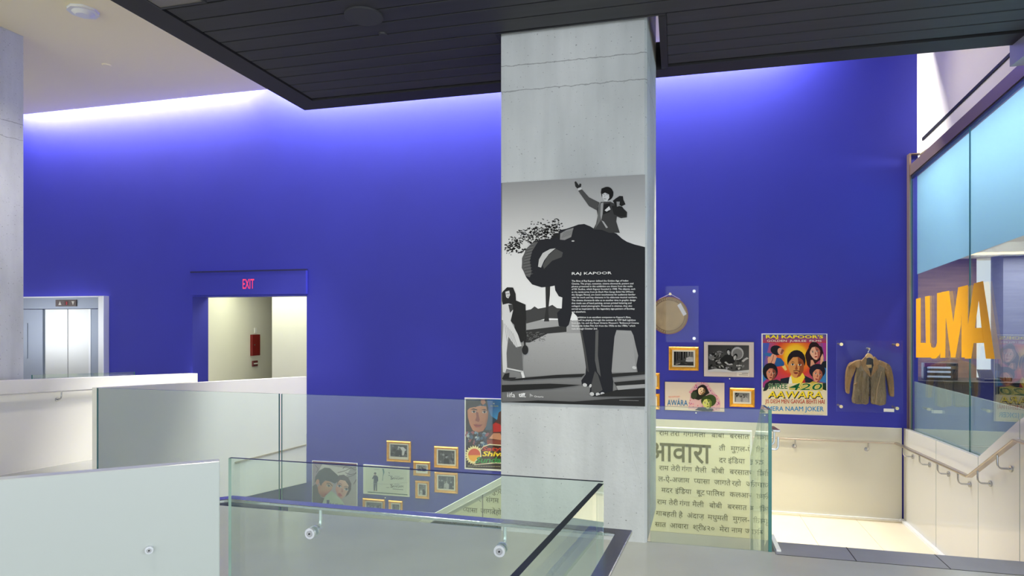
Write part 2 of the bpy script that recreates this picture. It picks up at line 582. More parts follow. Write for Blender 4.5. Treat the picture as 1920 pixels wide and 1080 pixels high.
class Art:
    EPS = 0.00005

    def __init__(self, cast, nrm, lift=0.0005):
        self.cast, self.n = cast, Vector(nrm)
        self.mb = MB()
        self.k = lift

    def _p(self, p):
        return self.cast(p[0], p[1]) + self.n * self.k

    def poly(self, pts, col, same=False):
        if not same:
            self.k += self.EPS
        if isinstance(col, list):
            self.mb.face([self._p(p) for p in pts], col=list(col))
        else:
            self.mb.face([self._p(p) for p in pts], col=col)
        return self

    def fan(self, c, pts, ccol, cols):
        self.k += self.EPS
        n = len(pts)
        for i in range(n):
            j = (i + 1) % n
            self.mb.face([self._p(c), self._p(pts[i]), self._p(pts[j])], col=[ccol, cols[i] if isinstance(cols, list) else cols, cols[j] if isinstance(cols, list) else cols])

    def ell(self, c, rx, ry, col, ang=0.0, seg=18, a0=0, a1=360, same=False):
        pts = []
        full = (a1 - a0) >= 360
        n = seg if full else seg + 1
        for k in range(n):
            a = math.radians(a0 + (a1 - a0) * k / seg)
            x, y = rx * math.cos(a), ry * math.sin(a)
            pts.append((c[0] + x * math.cos(ang) - y * math.sin(ang), c[1] + x * math.sin(ang) + y * math.cos(ang)))
        return self.poly(pts, col, same)

    def line(self, pts, w, col):
        self.k += self.EPS
        for a, b in zip(pts[:-1], pts[1:]):
            dx, dy = b[0] - a[0], b[1] - a[1]
            l = math.hypot(dx, dy) or 1
            nx, ny = -dy / l * w / 2, dx / l * w / 2
            self.poly([(a[0] + nx, a[1] + ny), (b[0] + nx, b[1] + ny), (b[0] - nx, b[1] - ny), (a[0] - nx, a[1] - ny)], col, same=True)

    def text(self, s, tl, tr, br, bl, col, offset=0.0, shear=0.0):
        """lettering fitted to the four given corners"""
        if 'M' in s and offset > 0.001:
            # the outline offset folds the letter M over itself: thicken with shifted layers instead
            h = math.hypot(bl[0] - tl[0], bl[1] - tl[1]) * offset / 0.7
            for dx, dy in ((1, 0), (-1, 0), (0, .8), (0, -.8), (0, 0)):
                self.text(s, *[(q[0] + dx * h, q[1] + dy * h) for q in (tl, tr, br, bl)], col, 0.0, shear)
            return
        v, f = glyphs(s, offset, shear)
        if not v:
            return
        x0 = min(p[0] for p in v); x1 = max(p[0] for p in v)
        y0 = min(p[1] for p in v); y1 = max(p[1] for p in v)
        self.k += self.EPS
        P = [self._p(q) for q in (tl, tr, br, bl)]
        out = []
        for x, y in v:
            u, w = (x - x0) / (x1 - x0), (y1 - y) / (y1 - y0)
            out.append(P[0].lerp(P[1], u).lerp(P[3].lerp(P[2], u), w))
        i = len(self.mb.v)
        self.mb.v += out
        for q in f:
            self.mb.f.append(tuple(i + k for k in q))
            self.mb.m.append(0)
            self.mb.s.append(False)
            self.mb.c.append(col)

    def textbase(self, s, p, q, h, col, offset=0.0, shear=0.0, width=None):
        """lettering on the base line from p towards q (pixels), em size h pixels"""
        v, f = glyphs(s, 0.0 if 'M' in s else offset, shear)
        if not v:
            return
        self.k += self.EPS
        dx, dy = q[0] - p[0], q[1] - p[1]
        l = math.hypot(dx, dy)
        ux, uy = dx / l, dy / l
        kx = h
        if width:
            kx = width / max(x for x, y in v)
        i = len(self.mb.v)
        for x, y in v:
            self.mb.v.append(self._p((p[0] + x * kx * ux, p[1] + x * kx * uy - y * h)))
        for g in f:
            self.mb.f.append(tuple(i + k for k in g))
            self.mb.m.append(0)
            self.mb.s.append(False)
            self.mb.c.append(col)

    def face_(self, c, w, h, ang=0.0, skin=C(220, 165, 120), shade=C(150, 90, 60), hair=C(24, 18, 20), lips=C(150, 40, 40),
              hairw=1.2, male=False, look=0.0, beard=False, dark=1, line=None):
        """a plain painted head: hair, face, shaded cheek, brows, eyes, nose, mouth"""
        line = line or hair
        ca, sa = math.cos(ang), math.sin(ang)

        def T(x, y):
            return (c[0] + x * w * ca - y * h * sa, c[1] + x * w * sa + y * h * ca)

        def E(x, y, rx, ry, col, seg=14, a0=0, a1=360):
            pts = []
            n = seg if a1 - a0 >= 360 else seg + 1
            for k in range(n):
                a = math.radians(a0 + (a1 - a0) * k / seg)
                pts.append(T(x + rx * math.cos(a), y + ry * math.sin(a)))
            self.poly(pts, col)
        E(0, -0.20 if male else -0.12, (0.47 if male else 0.5) * hairw, 0.44 if male else 0.58, hair, 20)
        egg = []
        for k in range(22):
            a = 2 * math.pi * k / 22
            x, y = math.cos(a), math.sin(a)
            egg.append(T(0.46 * x * (1 - 0.22 * max(0, y)), 0.5 * y))
        self.poly(egg, skin)
        s = 1 if dark > 0 else -1
        self.poly([T(s * 0.05, -0.45), T(s * 0.30, -0.38), T(s * 0.45, -0.1), T(s * 0.42, 0.2), T(s * 0.25, 0.42), T(s * 0.05, 0.49), T(s * 0.16, 0.3), T(s * 0.2, 0.05), T(s * 0.1, -0.15)], shade)
        self.poly([T(-0.46, -0.08), T(-0.42, -0.32), T(-0.2, -0.5), T(0.1, -0.52), T(0.38, -0.38), T(0.47, -0.05), T(0.36, -0.24), T(0.12, -0.36), T(-0.2, -0.34), T(-0.36, -0.2)], hair)
        for sx in (-1, 1):
            ex = sx * 0.2 + look * 0.05
            self.poly([T(ex - 0.13, -0.12), T(ex, -0.17), T(ex + 0.13, -0.12), T(ex, -0.14)], line)
            E(ex, -0.045, 0.105, 0.042, C(225, 215, 205) if skin[0] > 0.1 else G(200), 10)
            E(ex + look * 0.04, -0.045, 0.045, 0.042, line, 8)
            self.poly([T(ex - 0.12, -0.05), T(ex, -0.1), T(ex + 0.12, -0.05), T(ex, -0.075)], line)
        self.poly([T(0.02 + look * .05, -0.08), T(s * 0.1 + look * .05, 0.14), T(0 + look * .05, 0.17), T(-0.06 + look * .05, 0.14)], shade)
        self.poly([T(-0.15, 0.285), T(-0.04, 0.255), T(0.0, 0.27), T(0.04, 0.255), T(0.15, 0.285), T(0.05, 0.34), T(-0.05, 0.34)], lips)
        self.line([T(-0.15, 0.287), T(0, 0.295), T(0.15, 0.287)], w * 0.02, line)
        return T

    def build(self, name, parent=None, label=None):
        o = self.mb.build(name, MT['print'], parent)
        return o


def wall_cast(Y):
    return lambda x, y: onY(x, y, Y)


NY = (0, -1, 0)


# ================================================================== SETTING
def grid_wall(mb, Y0, Y1, xs, zs, holes):
    """wall slab between Y0 and Y1 with rectangular openings (x0,x1,z0,z1)"""
    X = sorted(set(xs + [h[0] for h in holes] + [h[1] for h in holes]))
    Z = sorted(set(zs + [h[2] for h in holes] + [h[3] for h in holes]))
    for i in range(len(X) - 1):
        for k in range(len(Z) - 1):
            cx, cz = (X[i] + X[i + 1]) / 2, (Z[k] + Z[k + 1]) / 2
            if any(h[0] < cx < h[1] and h[2] < cz < h[3] for h in holes):
                continue
            mb.box((X[i], Y0, Z[k]), (X[i + 1], Y1, Z[k + 1]))


DX0, DX1 = onY(361, 600, WY).x, onY(575, 600, WY).x      # exit opening
DZ1 = onY(470, 555.5, WY).z
mb = MB()
grid_wall(mb, WY, WY + 0.35, [-13.2, 2.76], [-4.3, 5.6], [(DX0, DX1, -0.3, DZ1)])
struct(mb.build('wall_back', MT['blue']))

# white ceiling with a slot along the blue wall
mb = MB()
mb.box((-13.2, -6, ZC), (2.76, 8.2, ZC + 0.06))
mb.box((-13.2, 8.14, ZC + .06), (2.76, 8.2, 5.55))
mb.box((-13.2, 8.14, 5.55), (2.76, WY, 5.6))
struct(mb.build('ceiling', MT['ceil']))

mb = MB()
mb.box((-13.3, -6, -4.3), (-13.2, WY, 5.6))
struct(mb.build('wall_left', MT['white']))
mb = MB()  # unseen glowing window, added so the lift doors mirror a bright patch
mb.box((-13.2, 4.6, .85), (-13.17, 6.3, 2.0), 1)
for yy in (4.55, 5.44, 6.3):
    mb.box((-13.2, yy, .85), (-13.14, yy + .05, 2.0), 0)
mb.box((-13.2, 4.55, 2.0), (-13.14, 6.35, 2.05), 0)
struct(mb.build('added_glow_window', [MT['silver'], mat('added_glow_pane', (0.8, 0.8, 0.8, 1), rough=.2, emit=(0.97, 0.99, 1, 1), strength=3.2)]))

# upper right wall above the storefront
RX = 2.75
mb = MB()
zr = 3.28
mb.box((RX, -6, 3.55), (RX + 0.3, WY, 5.6))
struct(mb.build('wall_right', mat('warm_white_paint', srgb(246, 238, 218), rough=.6)))
mb = MB()
mb.box((2.54, -6, 3.60), (RX, 5.85, 4.98))
struct(mb.build('trim_1', MT['greybulk']))

# floors
FE = 4.75
ramp = lambda y: 0.0 if y < 3.3 else -0.0535 * (y - 3.3)
mb = MB()
mb.prism([(-13.2, -6, 0), (RX, -6, 0), (RX, 4.70, 0), (0.66, 4.70, 0), (0.66, FE, 0), (-5.35, FE, 0), (-5.35, 3.3, 0), (-13.2, 3.3, 0)], (0, 0, -0.35))
struct(mb.build('floor', MT['floor']))
LX, PX = -7.27, -5.35
mb = MB()
mb.hexa([(-13.2, 3.3, -.35), (PX - .03, 3.3, -.35), (PX - .03, WY + .36, -.75), (-13.2, WY + .36, -.75)],
        [(-13.2, 3.3, 0), (PX - .03, 3.3, 0), (PX - .03, WY + .36, ramp(WY + .36)), (-13.2, WY + .36, ramp(WY + .36))])
struct(mb.build('floor.001', MT['floor']))
mb = MB()
mb.box((-13.2, 2.0, -4.4), (RX + .3, WY, -4.3))
struct(mb.build('floor.002', MT['lower']))
mb = MB()  # unseen wall added to keep world light out below the floor
mb.box((-13.2, 1.9, -4.3), (RX + .3, 2.0, -0.352))
struct(mb.build('light_block_wall', MT['white']))

# corridor beyond the exit opening
mb = MB()
cz0, cz1 = -0.32, 2.32
lw = onY(390, 600, WY + .35).x
mb.box((lw - .12, WY + .352, cz0), (lw, 10.6, cz1))
mb.box((lw - 2.2, 10.5, cz0), (lw - .12, 10.6, cz1))
mb.box((lw - 2.2, 12.0, cz0), (-4.2, 12.1, cz1))
bx = onY(510, 600, 9.6).x
mb.box((bx, 9.6, cz0), (-4.2, 9.7, cz1))
mb.box((DX1 + .02, WY + .352, cz0), (DX1 + .12, 9.6, cz1))
mb.box((lw - 2.3, 10.6, cz0), (lw - 2.2, 12.0, cz1))
mb.box((bx, 9.7, cz0), (bx + .1, 12.0, cz1))
mb.box((lw - 2.3, WY + .352, cz1), (-4.1, 12.1, cz1 + .05))
struct(mb.build('wall_corridor', MT['white']))
mb = MB()
mb.box((lw - 2.3, WY + .36, cz0 - .1), (-4.1, 12.1, cz0 + .02))
struct(mb.build('floor.003', MT['floor']))
# door with push bar at the end of the corridor
dx0, dx1 = onY(494, 600, 12.0).x, onY(494, 600, 12.0).x + 1.0
d = struct(MB().box((dx0 + .05, 11.93, cz0 + .02), (dx1 + .05, 11.99, 1.85)).build('door_1', MT['doorgrey'], bevel=.004))
MB().box((dx0 + .1, 11.86, .54), (dx1, 11.93, .66)).build('push_bar', MT['steel'], d, bevel=.01)
MB().box((dx0 + .16, 11.85, .40), (dx0 + .26, 11.93, .84)).build('lock_case', MT['steel'], d, bevel=.01)

# ================================================================== CONCRETE COLUMNS
p = [onZ(1213, 1018, 0.0), onZ(939, 992, 0.0)]
c_fr = Vector((-0.205, 4.71, 0)); c_fl = Vector((-1.295, 4.71, 0))
c_br = Vector((-0.169, 5.61, 0)); c_bl = Vector((-1.295, 5.61, 0))
ch = 0.018
pl = [c_fl, c_fr + Vector((-ch, 0, 0)), c_fr + Vector((0, ch, 0)), c_br, c_bl]
mb = MB().prism(pl, (0, 0, ZC - 0.002))
ob = tag(mb.build('concrete_column', MT['concrete'], origin=(0, 0, 0)), 'tall raw concrete column in the middle carrying the elephant photo panel', 'column')
a = [onY(x, y, 4.71) for x, y in ((1163, 765), (1172, 800), (1188, 860), (1203, 905), (1214, 945))]
MB().tube([q + Vector((0, 0.006, 0)) for q in a[:4]], 0.008, 6).build('formwork_ridge', MT['concrete'], ob)
mb = MB().box((-8.6, 4.6, -0.3), (-7.55, 5.95, ZC - .002))
tag(mb.build('concrete_column', MT['concrete'], origin=(0, 0, 0.4)), 'concrete column at the far left beside the ramp and lift', 'column')

# ================================================================== DARK SLATTED SOFFIT
SX0, SX1, SY1 = -3.68, 2.54, 5.81
sof = empty('slatted_soffit', (0, 2, ZS), 'dark slatted dropped soffit overhead, cut around the concrete column', 'soffit')
mb = MB()
bw = 0.23
mb.box((SX0, -5, ZS), (SX0 + bw, SY1, ZS + .24))
cxl, cxr = c_fl.x - .03, c_br.x + .10
mb.box((SX0 + bw, SY1 - bw, ZS), (cxl, SY1, ZS + .24))
mb.box((cxr, SY1 - bw, ZS), (SX1, SY1, ZS + .24))
mb.box((cxl, c_br.y + .02, ZS), (cxr, SY1, ZS + .24))
mb.box((cxl, 4.66, ZS + .012), (cxl + .028, SY1 - bw, ZS + .2))
mb.box((cxr - .055, 4.66, ZS + .004), (cxr, SY1 - bw + .05, ZS + .2))
mb.build('border_trim', MT['soffit_trim'], sof)
mb = MB()
y = SY1 - bw - 0.03
bd = 0.185
while y > -5:
    y0 = y - bd + 0.014
    if y > 4.68:
        mb.box((SX0 + bw + .01, y0, ZS + .012), (cxl, y, ZS + .03))
        mb.box((cxr, y0, ZS + .012), (SX1, y, ZS + .03))
        if y0 < 4.66:
            mb.box((cxl, y0, ZS + .012), (cxr, 4.66, ZS + .03))
    else:
        mb.box((SX0 + bw + .01, y0, ZS + .012), (SX1, y, ZS + .03))
    y -= bd
mb.build('slat_boards', MT['soffit'], sof, bevel=0.003, segs=1)
mb = MB().box((SX0 + .1, -5, ZS + .05), (cxl, SY1 - .05, ZS + .23))
mb.box((cxr, -5, ZS + .05), (SX1, SY1 - .05, ZS + .23))
mb.box((cxl, -5, ZS + .05), (cxr, 4.66, ZS + .23))
mb.build('backing', MT['black'], sof)
c = onZ(682, 32, ZS)
ob = MB().cyl(c + Vector((0, 0, .012)), (0, 0, -1), .135, .014, 40).build('ceiling_speaker', MT['speaker'])
tag(ob, 'round flush grille speaker in the dark slatted soffit', 'speaker')
c = onZ(718, 66, ZS)
ob = MB().cyl(c + Vector((0, 0, .012)), (0, 0, -1), .032, .012, 24, r2=.028).build('sprinkler_cover', MT['soffit'])
tag(ob, 'small dark round sprinkler cover beside the soffit speaker', 'sprinkler')
c = onZ(298, -7, ZS)
r = empty('recessed_downlight', c, 'rectangular recessed downlight at the left edge of the dark soffit', 'downlight')
mb = MB()
mb.box(c + Vector((-.13, -.15, -.004)), c + Vector((.25, -.135, .012)))
mb.box(c + Vector((-.13, .135, -.004)), c + Vector((.25, .15, .012)))
mb.box(c + Vector((-.13, -.135, -.004)), c + Vector((-.115, .135, .012)))
mb.box(c + Vector((.235, -.135, -.004)), c + Vector((.25, .135, .012)))
mb.build('trim_frame', MT['soffit'], r)
MB().box(c + Vector((-.115, -.135, 0.002)), c + Vector((.235, .135, .01))).build('lens', mat('dull_lens', srgb(110, 104, 96), rough=.3), r)

# fittings on the white ceiling
c = onZ(156, 19, ZC)
r = empty('smoke_detector', c, 'white hexagonal smoke detector on the white ceiling', 'smoke detector')
MB().cyl(c, (0, 0, -1), .15, .03, 8).build('base', MT['plastic'], r, bevel=.006)
MB().cyl(c + Vector((0, 0, -.03)), (0, 0, -1), .11, .03, 24, r2=.07).build('sensor_dome', MT['plastic'], r)
c = onZ(200, 122, ZC)
ob = MB().cyl(c, (0, 0, -1), .06, .012, 24, r2=.05).build('sprinkler_cover', MT['ceil'])
tag(ob, 'small white round sprinkler cover on the white ceiling', 'sprinkler')

# ================================================================== RAMP PARAPETS
def parapet(name, x0, x1, ya, yb, za, zb, ba, bb, m, label, cap=0.0):
    """sloping wall between ya and yb; top za,zb bottom ba,bb"""
    mb = MB().hexa([(x0, ya, ba), (x1, ya, ba), (x1, yb, bb), (x0, yb, bb)], [(x0, ya, za), (x1, ya, za), (x1, yb, zb), (x0, yb, zb)])
    return tag(mb.build(name, m, bevel=.004), label, 'parapet')


ta, tb = onX(182, 727, PX).z, onX(574, 706, PX).z
yP = onX(182, 727, PX).y
ob = parapet('ramp_parapet', PX - .06, PX, yP, WY - .004, ta, tb, -.40, -.816, MT['white'], 'white sloping ramp parapet running to the right side of the exit opening')
za, zb = onX(440, 866, PX), onX(573, 833, PX)
MB().hexa([(PX, za.y, za.z - .02), (PX + .012, za.y, za.z - .02), (PX + .012, zb.y, zb.z - .02), (PX, zb.y, zb.z - .02)],
          [(PX, za.y, za.z), (PX + .012, za.y, za.z), (PX + .012, zb.y, zb.z), (PX, zb.y, zb.z)]).build('base_strip', MT['grout'], ob)
ta, tb = onX(0, 714, LX), onX(371, 700, LX)
sl = (tb.z - ta.z) / (tb.y - ta.y)
parapet('ramp_parapet', LX - .14, LX, 3.9, WY - .004, ta.z + sl * (3.9 - ta.y), tb.z, -.45, -.79, MT['white'], 'white sloping ramp parapet on the lift side, with a steel bracket on it')
# handrail along the left parapet
hz = lambda y: ramp(y) + 0.90
RXL = LX + .07
hr = empty('ramp_handrail', (RXL, 6, hz(6) - .1), 'flat steel handrail along the lift-side ramp parapet', 'handrail')
q0, q1 = onX(0, 740.7, RXL), onX(360, 719, RXL)
sl = (q1.z - q0.z) / (q1.y - q0.y)
hzz = lambda y: q0.z + sl * (y - q0.y)
MB().flat([(RXL, 4.2, hzz(4.2)), (RXL, 8.3, hzz(8.3))], .05, .012).build('rail', MT['steel'], hr)
for px in (115,):
    c = onX(px, 740, RXL)
    pth = [(RXL, c.y, hzz(c.y)), (RXL, c.y, hzz(c.y) - .06)] + bez((RXL, c.y, hzz(c.y) - .06), (RXL, c.y, hzz(c.y) - .10), (LX + .01, c.y, hzz(c.y) - .10), 5)
    b = MB().tube(pth, .008, 8)
    b.cyl((LX + .012, c.y, hzz(c.y) - .10), (-1, 0, 0), .025, .012, 16)
    b.build('bracket', MT['steel'], hr)


# ================================================================== GLASS GUARDS
def pane(name, a, b, za0, za1, zb0, zb1, t, label=None, group=None, parent=None, m='glass', edge='edge', cat='glass panel', topedge=None):
    a, b = Vector((a[0], a[1], 0)), Vector((b[0], b[1], 0))
    d = (b - a).normalized()
    n = Vector((d.y, -d.x, 0)) * t / 2
    Z = lambda p, z: Vector((p.x, p.y, z))
    bot = [Z(a + n, za0), Z(b + n, zb0), Z(b - n, zb0), Z(a - n, za0)]
    top = [Z(a + n, za1), Z(b + n, zb1), Z(b - n, zb1), Z(a - n, za1)]
    v = bot + top
    mb = MB()
    mb.mesh(v, [(0, 1, 5, 4), (2, 3, 7, 6)], 0)
    mb.mesh(v, [(0, 3, 2, 1), (1, 2, 6, 5), (3, 0, 4, 7)], 1)
    mb.mesh(v, [(4, 5, 6, 7)], 2)
    bm = mb
    o = bm.build(name, [MT[m], MT[edge], MT[topedge or edge]], parent)
    me = o.data
    if label:
        tag(o, label, cat, group)
    return o


GZ = 0.985
GY = 4.76
xa, xb, xc = onY(183, 727, GY).x, onY(526, 740, GY).x, c_fl.x - .005
pane('glass_guard', (xa, GY), (xb - .012, GY), -.04, GZ, -.02, GZ, .018, 'clear glass guard pane at the ramp end, left of the vertical joint', 'void-edge glass guard')
pane('glass_guard', (xb + .012, GY), (xc, GY), -.02, GZ, 0.0, GZ, .018, 'clear glass guard pane along the void, ending at the concrete column', 'void-edge glass guard')
# floor-edge guard right of the column with its return down the steps
gx0, gx1 = onY(1219.5, 1000, 4.745).x, onY(1442, 1000, 4.745).x
pane('glass_guard', (gx0, 4.745), (gx1 - .006, 4.745), -.005, GZ, -.005, GZ, .02, 'clear glass guard pane between the concrete column and the step handrail', 'step glass guard')
pane('glass_guard', (gx1 + .006, 4.74), (gx1 + .01, 5.16), -.005, GZ, -.20, GZ - .02, .022, 'narrow glass return pane beside the top of the steps', 'step glass guard')
pane('glass_guard', (gx1 + .01, 5.18), (gx1 + .015, 5.94), -.25, GZ - .03, -.77, 0.42, .022, 'sloping glass pane beside the lower steps, in front of the lettered guard', 'step glass guard')
# near glass box
g0, g1 = onZ(431, 858, 1.07), onZ(1131, 903, 1.07)
pane('glass_guard', (g0.x, g0.y), (g1.x, g1.y), 0, 1.07, 0, 1.07, .016, 'nearest wide clear glass guard pane with the steel handrail behind it', 'front glass guard', edge='edge_pale', topedge='edge_dark')
e1, e2 = onZ(1121, 909, 1.07), onZ(962, 1080, 1.07)
dd = (e2 - e1) / (e2 - e1).length
e3 = e1 + dd * 1.55
pane('glass_guard', (e1.x + .008, e1.y + .02), (e3.x, e3.y), 0, 1.07, 0, 1.07, .018, 'clear glass guard pane coming towards us with a black top edge', 'front glass guard', edge='glass', topedge='edge_dark')
# white frosted panel at the lower left
f0, f1 = onZ(412, 865, 1.07), onZ(-60, 905, 1.07)
d = (f0 - f1).normalized()
n = Vector((d.y, -d.x, 0))
mb = MB()
th = .055
A = [f0, f1, f1 - n * th, f0 - n * th]
mb.hexa([Vector((q.x, q.y, 0)) for q in A], [Vector((q.x, q.y, 1.07)) for q in A])
fp = tag(mb.build('frosted_guard', MT['frost'], bevel=.004), 'opaque white guard panel in the lower left corner with one steel fixing', 'guard panel')
dn = ray(280, 1030)
t = (f0 - CAM).dot(n) / dn.dot(n)
c = CAM + dn * t
nn = n if n.dot(CAM - c) > 0 else -n
bt = MB().cyl(c, nn, .014, .012, 24)
bt.cyl(c + nn * .012, nn, .008, .004, 18, mi=1)
bt.cyl(c + nn * .016, nn, .0025, .002, 10, mi=2)
bt.build('fixing_disc', [MT['silver'], MT['steel'], MT['black']], fp)

# near steel handrail
rail = [(-2.26, 1.72, .887), (-1.73, 2.208, .887), (-.171, 2.168, .889), (-.205, 1.77, .891), (-.40, .2, .893)]
hr = empty('glass_handrail', (-.9, 2.17, 0.8), 'flat steel handrail bent around the near glass guard', 'handrail')
MB().flat(rail, .05, .012).build('rail', MT['steel'], hr, bevel=.002, segs=1)
for px, py in ((582, 1000), (937, 1033)):
    yy = g0.y + (g1.y - g0.y) * .4
    c = onY(px, py, yy - .014)
    top = Vector((c.x, 2.185, .884))
    b = MB().tube([(c.x, yy + .01, c.z)] + bez((c.x, yy + .02, c.z), (c.x, 2.185, c.z - .002), (c.x, 2.185, c.z + .03), 6) + [top], .0065, 10)
    b.cyl((c.x, yy - .008, c.z), (0, -1, 0), .020, .012, 28)
    b.cyl((c.x, yy - .020, c.z), (0, -1, 0), .012, .002, 24, mi=1)
    b.cyl((c.x, yy - .022, c.z), (0, -1, 0), .003, .002, 10, mi=2)
    b.cyl((c.x, yy + .008, c.z), (0, 1, 0), .020, .010, 28)
    b.build('bracket', [MT['silver'], MT['steel'], MT['black']], hr)

# glass guard seen over the lift-side parapet
gx = LX - .25
q0, q1 = onX(60, 703, gx), onX(252, 697, gx)
og = pane('glass_guard', (gx, q0.y), (gx, q1.y), ramp(q0.y), q0.z, ramp(q1.y), q1.z, .016, 'low glass guard showing just above the lift-side parapet', 'lift glass guard')

# ================================================================== STAIRS
LZ = -0.767
mb = MB()
SL0, SL1 = gx1 + .055, 2.58
mb.box((-.62, 6.95, LZ - .25), (.76, WY - .001, LZ - .012), 0)
mb.box((.76, 6.2, LZ - .25), (2.64, WY - .001, LZ - .012), 0)
ob_landing = mb
# big tiles with thin joints
xs = [-.62, .08, .78, 1.48, 2.18, RX]
x1500 = onZ(1500, 967, LZ).x
x1610 = onZ(1609.6, 979, LZ).x
st = x1610 - x1500
xs = [x1500 + st * k for k in range(-3, 3)] + [2.64]
xs = [-.62] + [x for x in xs if -.5 < x < 2.5] + [2.64]
ys = [6.2, 7.05, WY - .001]
for i in range(len(xs) - 1):
    for k in range(len(ys) - 1):
        yb_ = 6.95 if (k == 0 and xs[i] < .7) else ys[k]
        mb.box((xs[i] + .002, yb_ + .002, LZ - .012), (xs[i + 1] - .002, ys[k + 1] - .002, LZ), 1)
tag(mb.build('stair_landing', [MT['grout'], MT['tile']]), 'brightly lit landing of cream tiles below the jacket', 'landing')
stp = empty('entry_steps', (1.6, 5.5, LZ), 'short flight of steps with grey nosing leading down to the cream landing', 'steps')
n5 = 5
for k in range(n5 - 1):
    z = -(k + 1) * (-LZ) / n5
    MB().box((SL0 + .02, 4.985 + k * .3, z - .15), (SL1 - .015, 4.985 + (k + 1) * .3 + .004, z)).build('step', MT['tile'], stp)
MB().box((SL0 - .015, 4.70, -.30), (SL1 + .07, 4.97, 0.001)).build('nosing', MT['tread'], stp, bevel=.003)
j = MB()
for px, py in ((1587, 1026.6), (1753, 1040)):
    c = onZ(px, py, 0.001)
    j.box((c.x - .003, 4.70, -.01), (c.x + .003, 4.97, .0016))
j.box((SL0 - .01, 4.696, -.01), (SL1 + .07, 4.701, .0016))
j.build('nosing_joint', MT['black'], stp)
a = onZ(1460, 1016, 0)
mb = MB().prism([(SL0 - .005, 4.76, -.05), (SL0 - .005, 4.76, .012), (SL0 - .005, 5.1, .012), (SL0 - .005, 6.2, LZ + .05), (SL0 - .005, 6.2, LZ)], (.03, 0, 0))
mb.build('skirting', MT['plastic'], stp)
# lower flight along the blue wall
HYP = 6.9
mb = MB()
for k in range(18):
    z = LZ - (k + 1) * .17
    mb.box((-.627 - (k + 1) * .298, HYP + .04, z - .2), (-.62 - k * .298 + .004, WY - .002, z))
tag(mb.build('lower_stairs', MT['tile'], bevel=.004), 'flight of cream stairs going down behind the lettered guard', 'stairs')

# white glass panels around the landing
def joint_y(px):
    return onX(px, 900, 2.60).y


zt = onY(1560, 798, WY - .02).z
tag(MB().box((-.62, WY - .022, LZ), (2.585, WY - .002, zt)).build('white_wall_panel', MT['whiteglass'], bevel=.002), 'long white glass wall panel under the posters above the landing', 'wall panel')
yj = [WY - .03, joint_y(1755), joint_y(1834), joint_y(1912), 5.20, 4.70]
zj = [onX(1697, 804, 2.6).z, onX(1755, 826, 2.6).z, onX(1834, 857, 2.6).z, onX(1912, 787, 2.6).z, 1.14, 1.42]
zbt = [LZ, LZ, LZ, -.55, -.30, -.05]
desc = ['white glass side panel in the far corner of the landing', 'white glass side panel where the side handrail runs level',
        'white glass side panel with a slanted top where the handrail turns up', 'white glass side panel rising beside the upper steps', 'white glass side panel nearest to us beside the top step']
for k in range(5):
    ya, yb = yj[k] - .003, yj[k + 1] + .003
    mb = MB()
    v = [(2.60, ya, zbt[k]), (2.60, yb, zbt[k + 1]), (2.64, yb, zbt[k + 1]), (2.64, ya, zbt[k])]
    w = [(2.60, ya, zj[k]), (2.60, yb, zj[k + 1]), (2.64, yb, zj[k + 1]), (2.64, ya, zj[k])]
    allv = v + w
    mb.mesh(allv, [(0, 1, 5, 4), (2, 3, 7, 6), (0, 3, 2, 1), (4, 5, 6, 7)], 0)
    mb.mesh(allv, [(1, 2, 6, 5), (3, 0, 4, 7)], 1)
    tag(mb.build('white_wall_panel', [MT['whiteglass'], MT['edge']]), desc[k], 'wall panel', 'white glass side panels')
mb = MB().box((2.665, 4.7, -4.3), (RX + .05, WY, LZ + 1.05))
struct(mb.build('wall_right.001', MT['white']))
mb = MB().box((2.560, 6.18, LZ), (2.600, WY - .03, LZ + .03)).box((-.62, WY - .05, LZ), (2.56, WY - .022, LZ + .02))
struct(mb.build('baseboard_landing', MT['plastic']))

# lettered guard between void and stair
gr = empty('lettered_guard', (0, HYP, -.5), 'pale stair guard panel with rows of Hindi lettering seen behind the column', 'stair guard')
ztop = onY(1320, 810, HYP).z
zl, xl = onY(937, 902, HYP).z, onY(937, 902, HYP).x
zl2, xl2 = onY(780, 985, HYP).z, onY(780, 985, HYP).x
slp = (zl - zl2) / (xl - xl2)
xk = xl + (ztop - zl) / slp
xr = onY(1406, 900, HYP).x
xe = -4.6
ze = zl + slp * (xe - xl)
zb0 = onY(1320, 1003, HYP).z
pts = [(xr, HYP, zb0), (xr, HYP, ztop), (xk, HYP, ztop), (xe, HYP, ze), (xe, HYP, ze - 1.3), (xk - 0.3, HYP, zb0)]
MB().prism(pts, (0, .03, 0)).build('panel', MT['hindi'], gr)
capd = .085
pts = [(xr, HYP - .012, ztop - .002), (xr, HYP - .012, ztop + .03), (xk - .02, HYP - .012, ztop + .03), (xe, HYP - .012, ze + .012), (xe, HYP - .012, ze - capd), (xk + .05, HYP - .012, ztop - .002)]
MB().prism(pts, (0, .05, 0)).build('cap_rail', MT['white'], gr, bevel=.004)
pts = [(xk + .05, HYP - .02, ztop - .012), (xk + .06, HYP - .02, ztop - .002), (xe, HYP - .02, ze - capd + .03), (xe, HYP - .02, ze - capd + .018)]
MB().prism(pts, (0, .01, 0)).build('cap_lip', MT['card'], gr)
MB().box((-4.6, HYP, -4.3), (xr, HYP + .03, zb0 - 0.002)).build('skirt_panel', MT['whiteglass'], gr)
MB().box((xr, HYP - .01, LZ - .05), (xr + .02, HYP + .04, ztop + .03)).build('end_edge', MT['plastic'], gr)

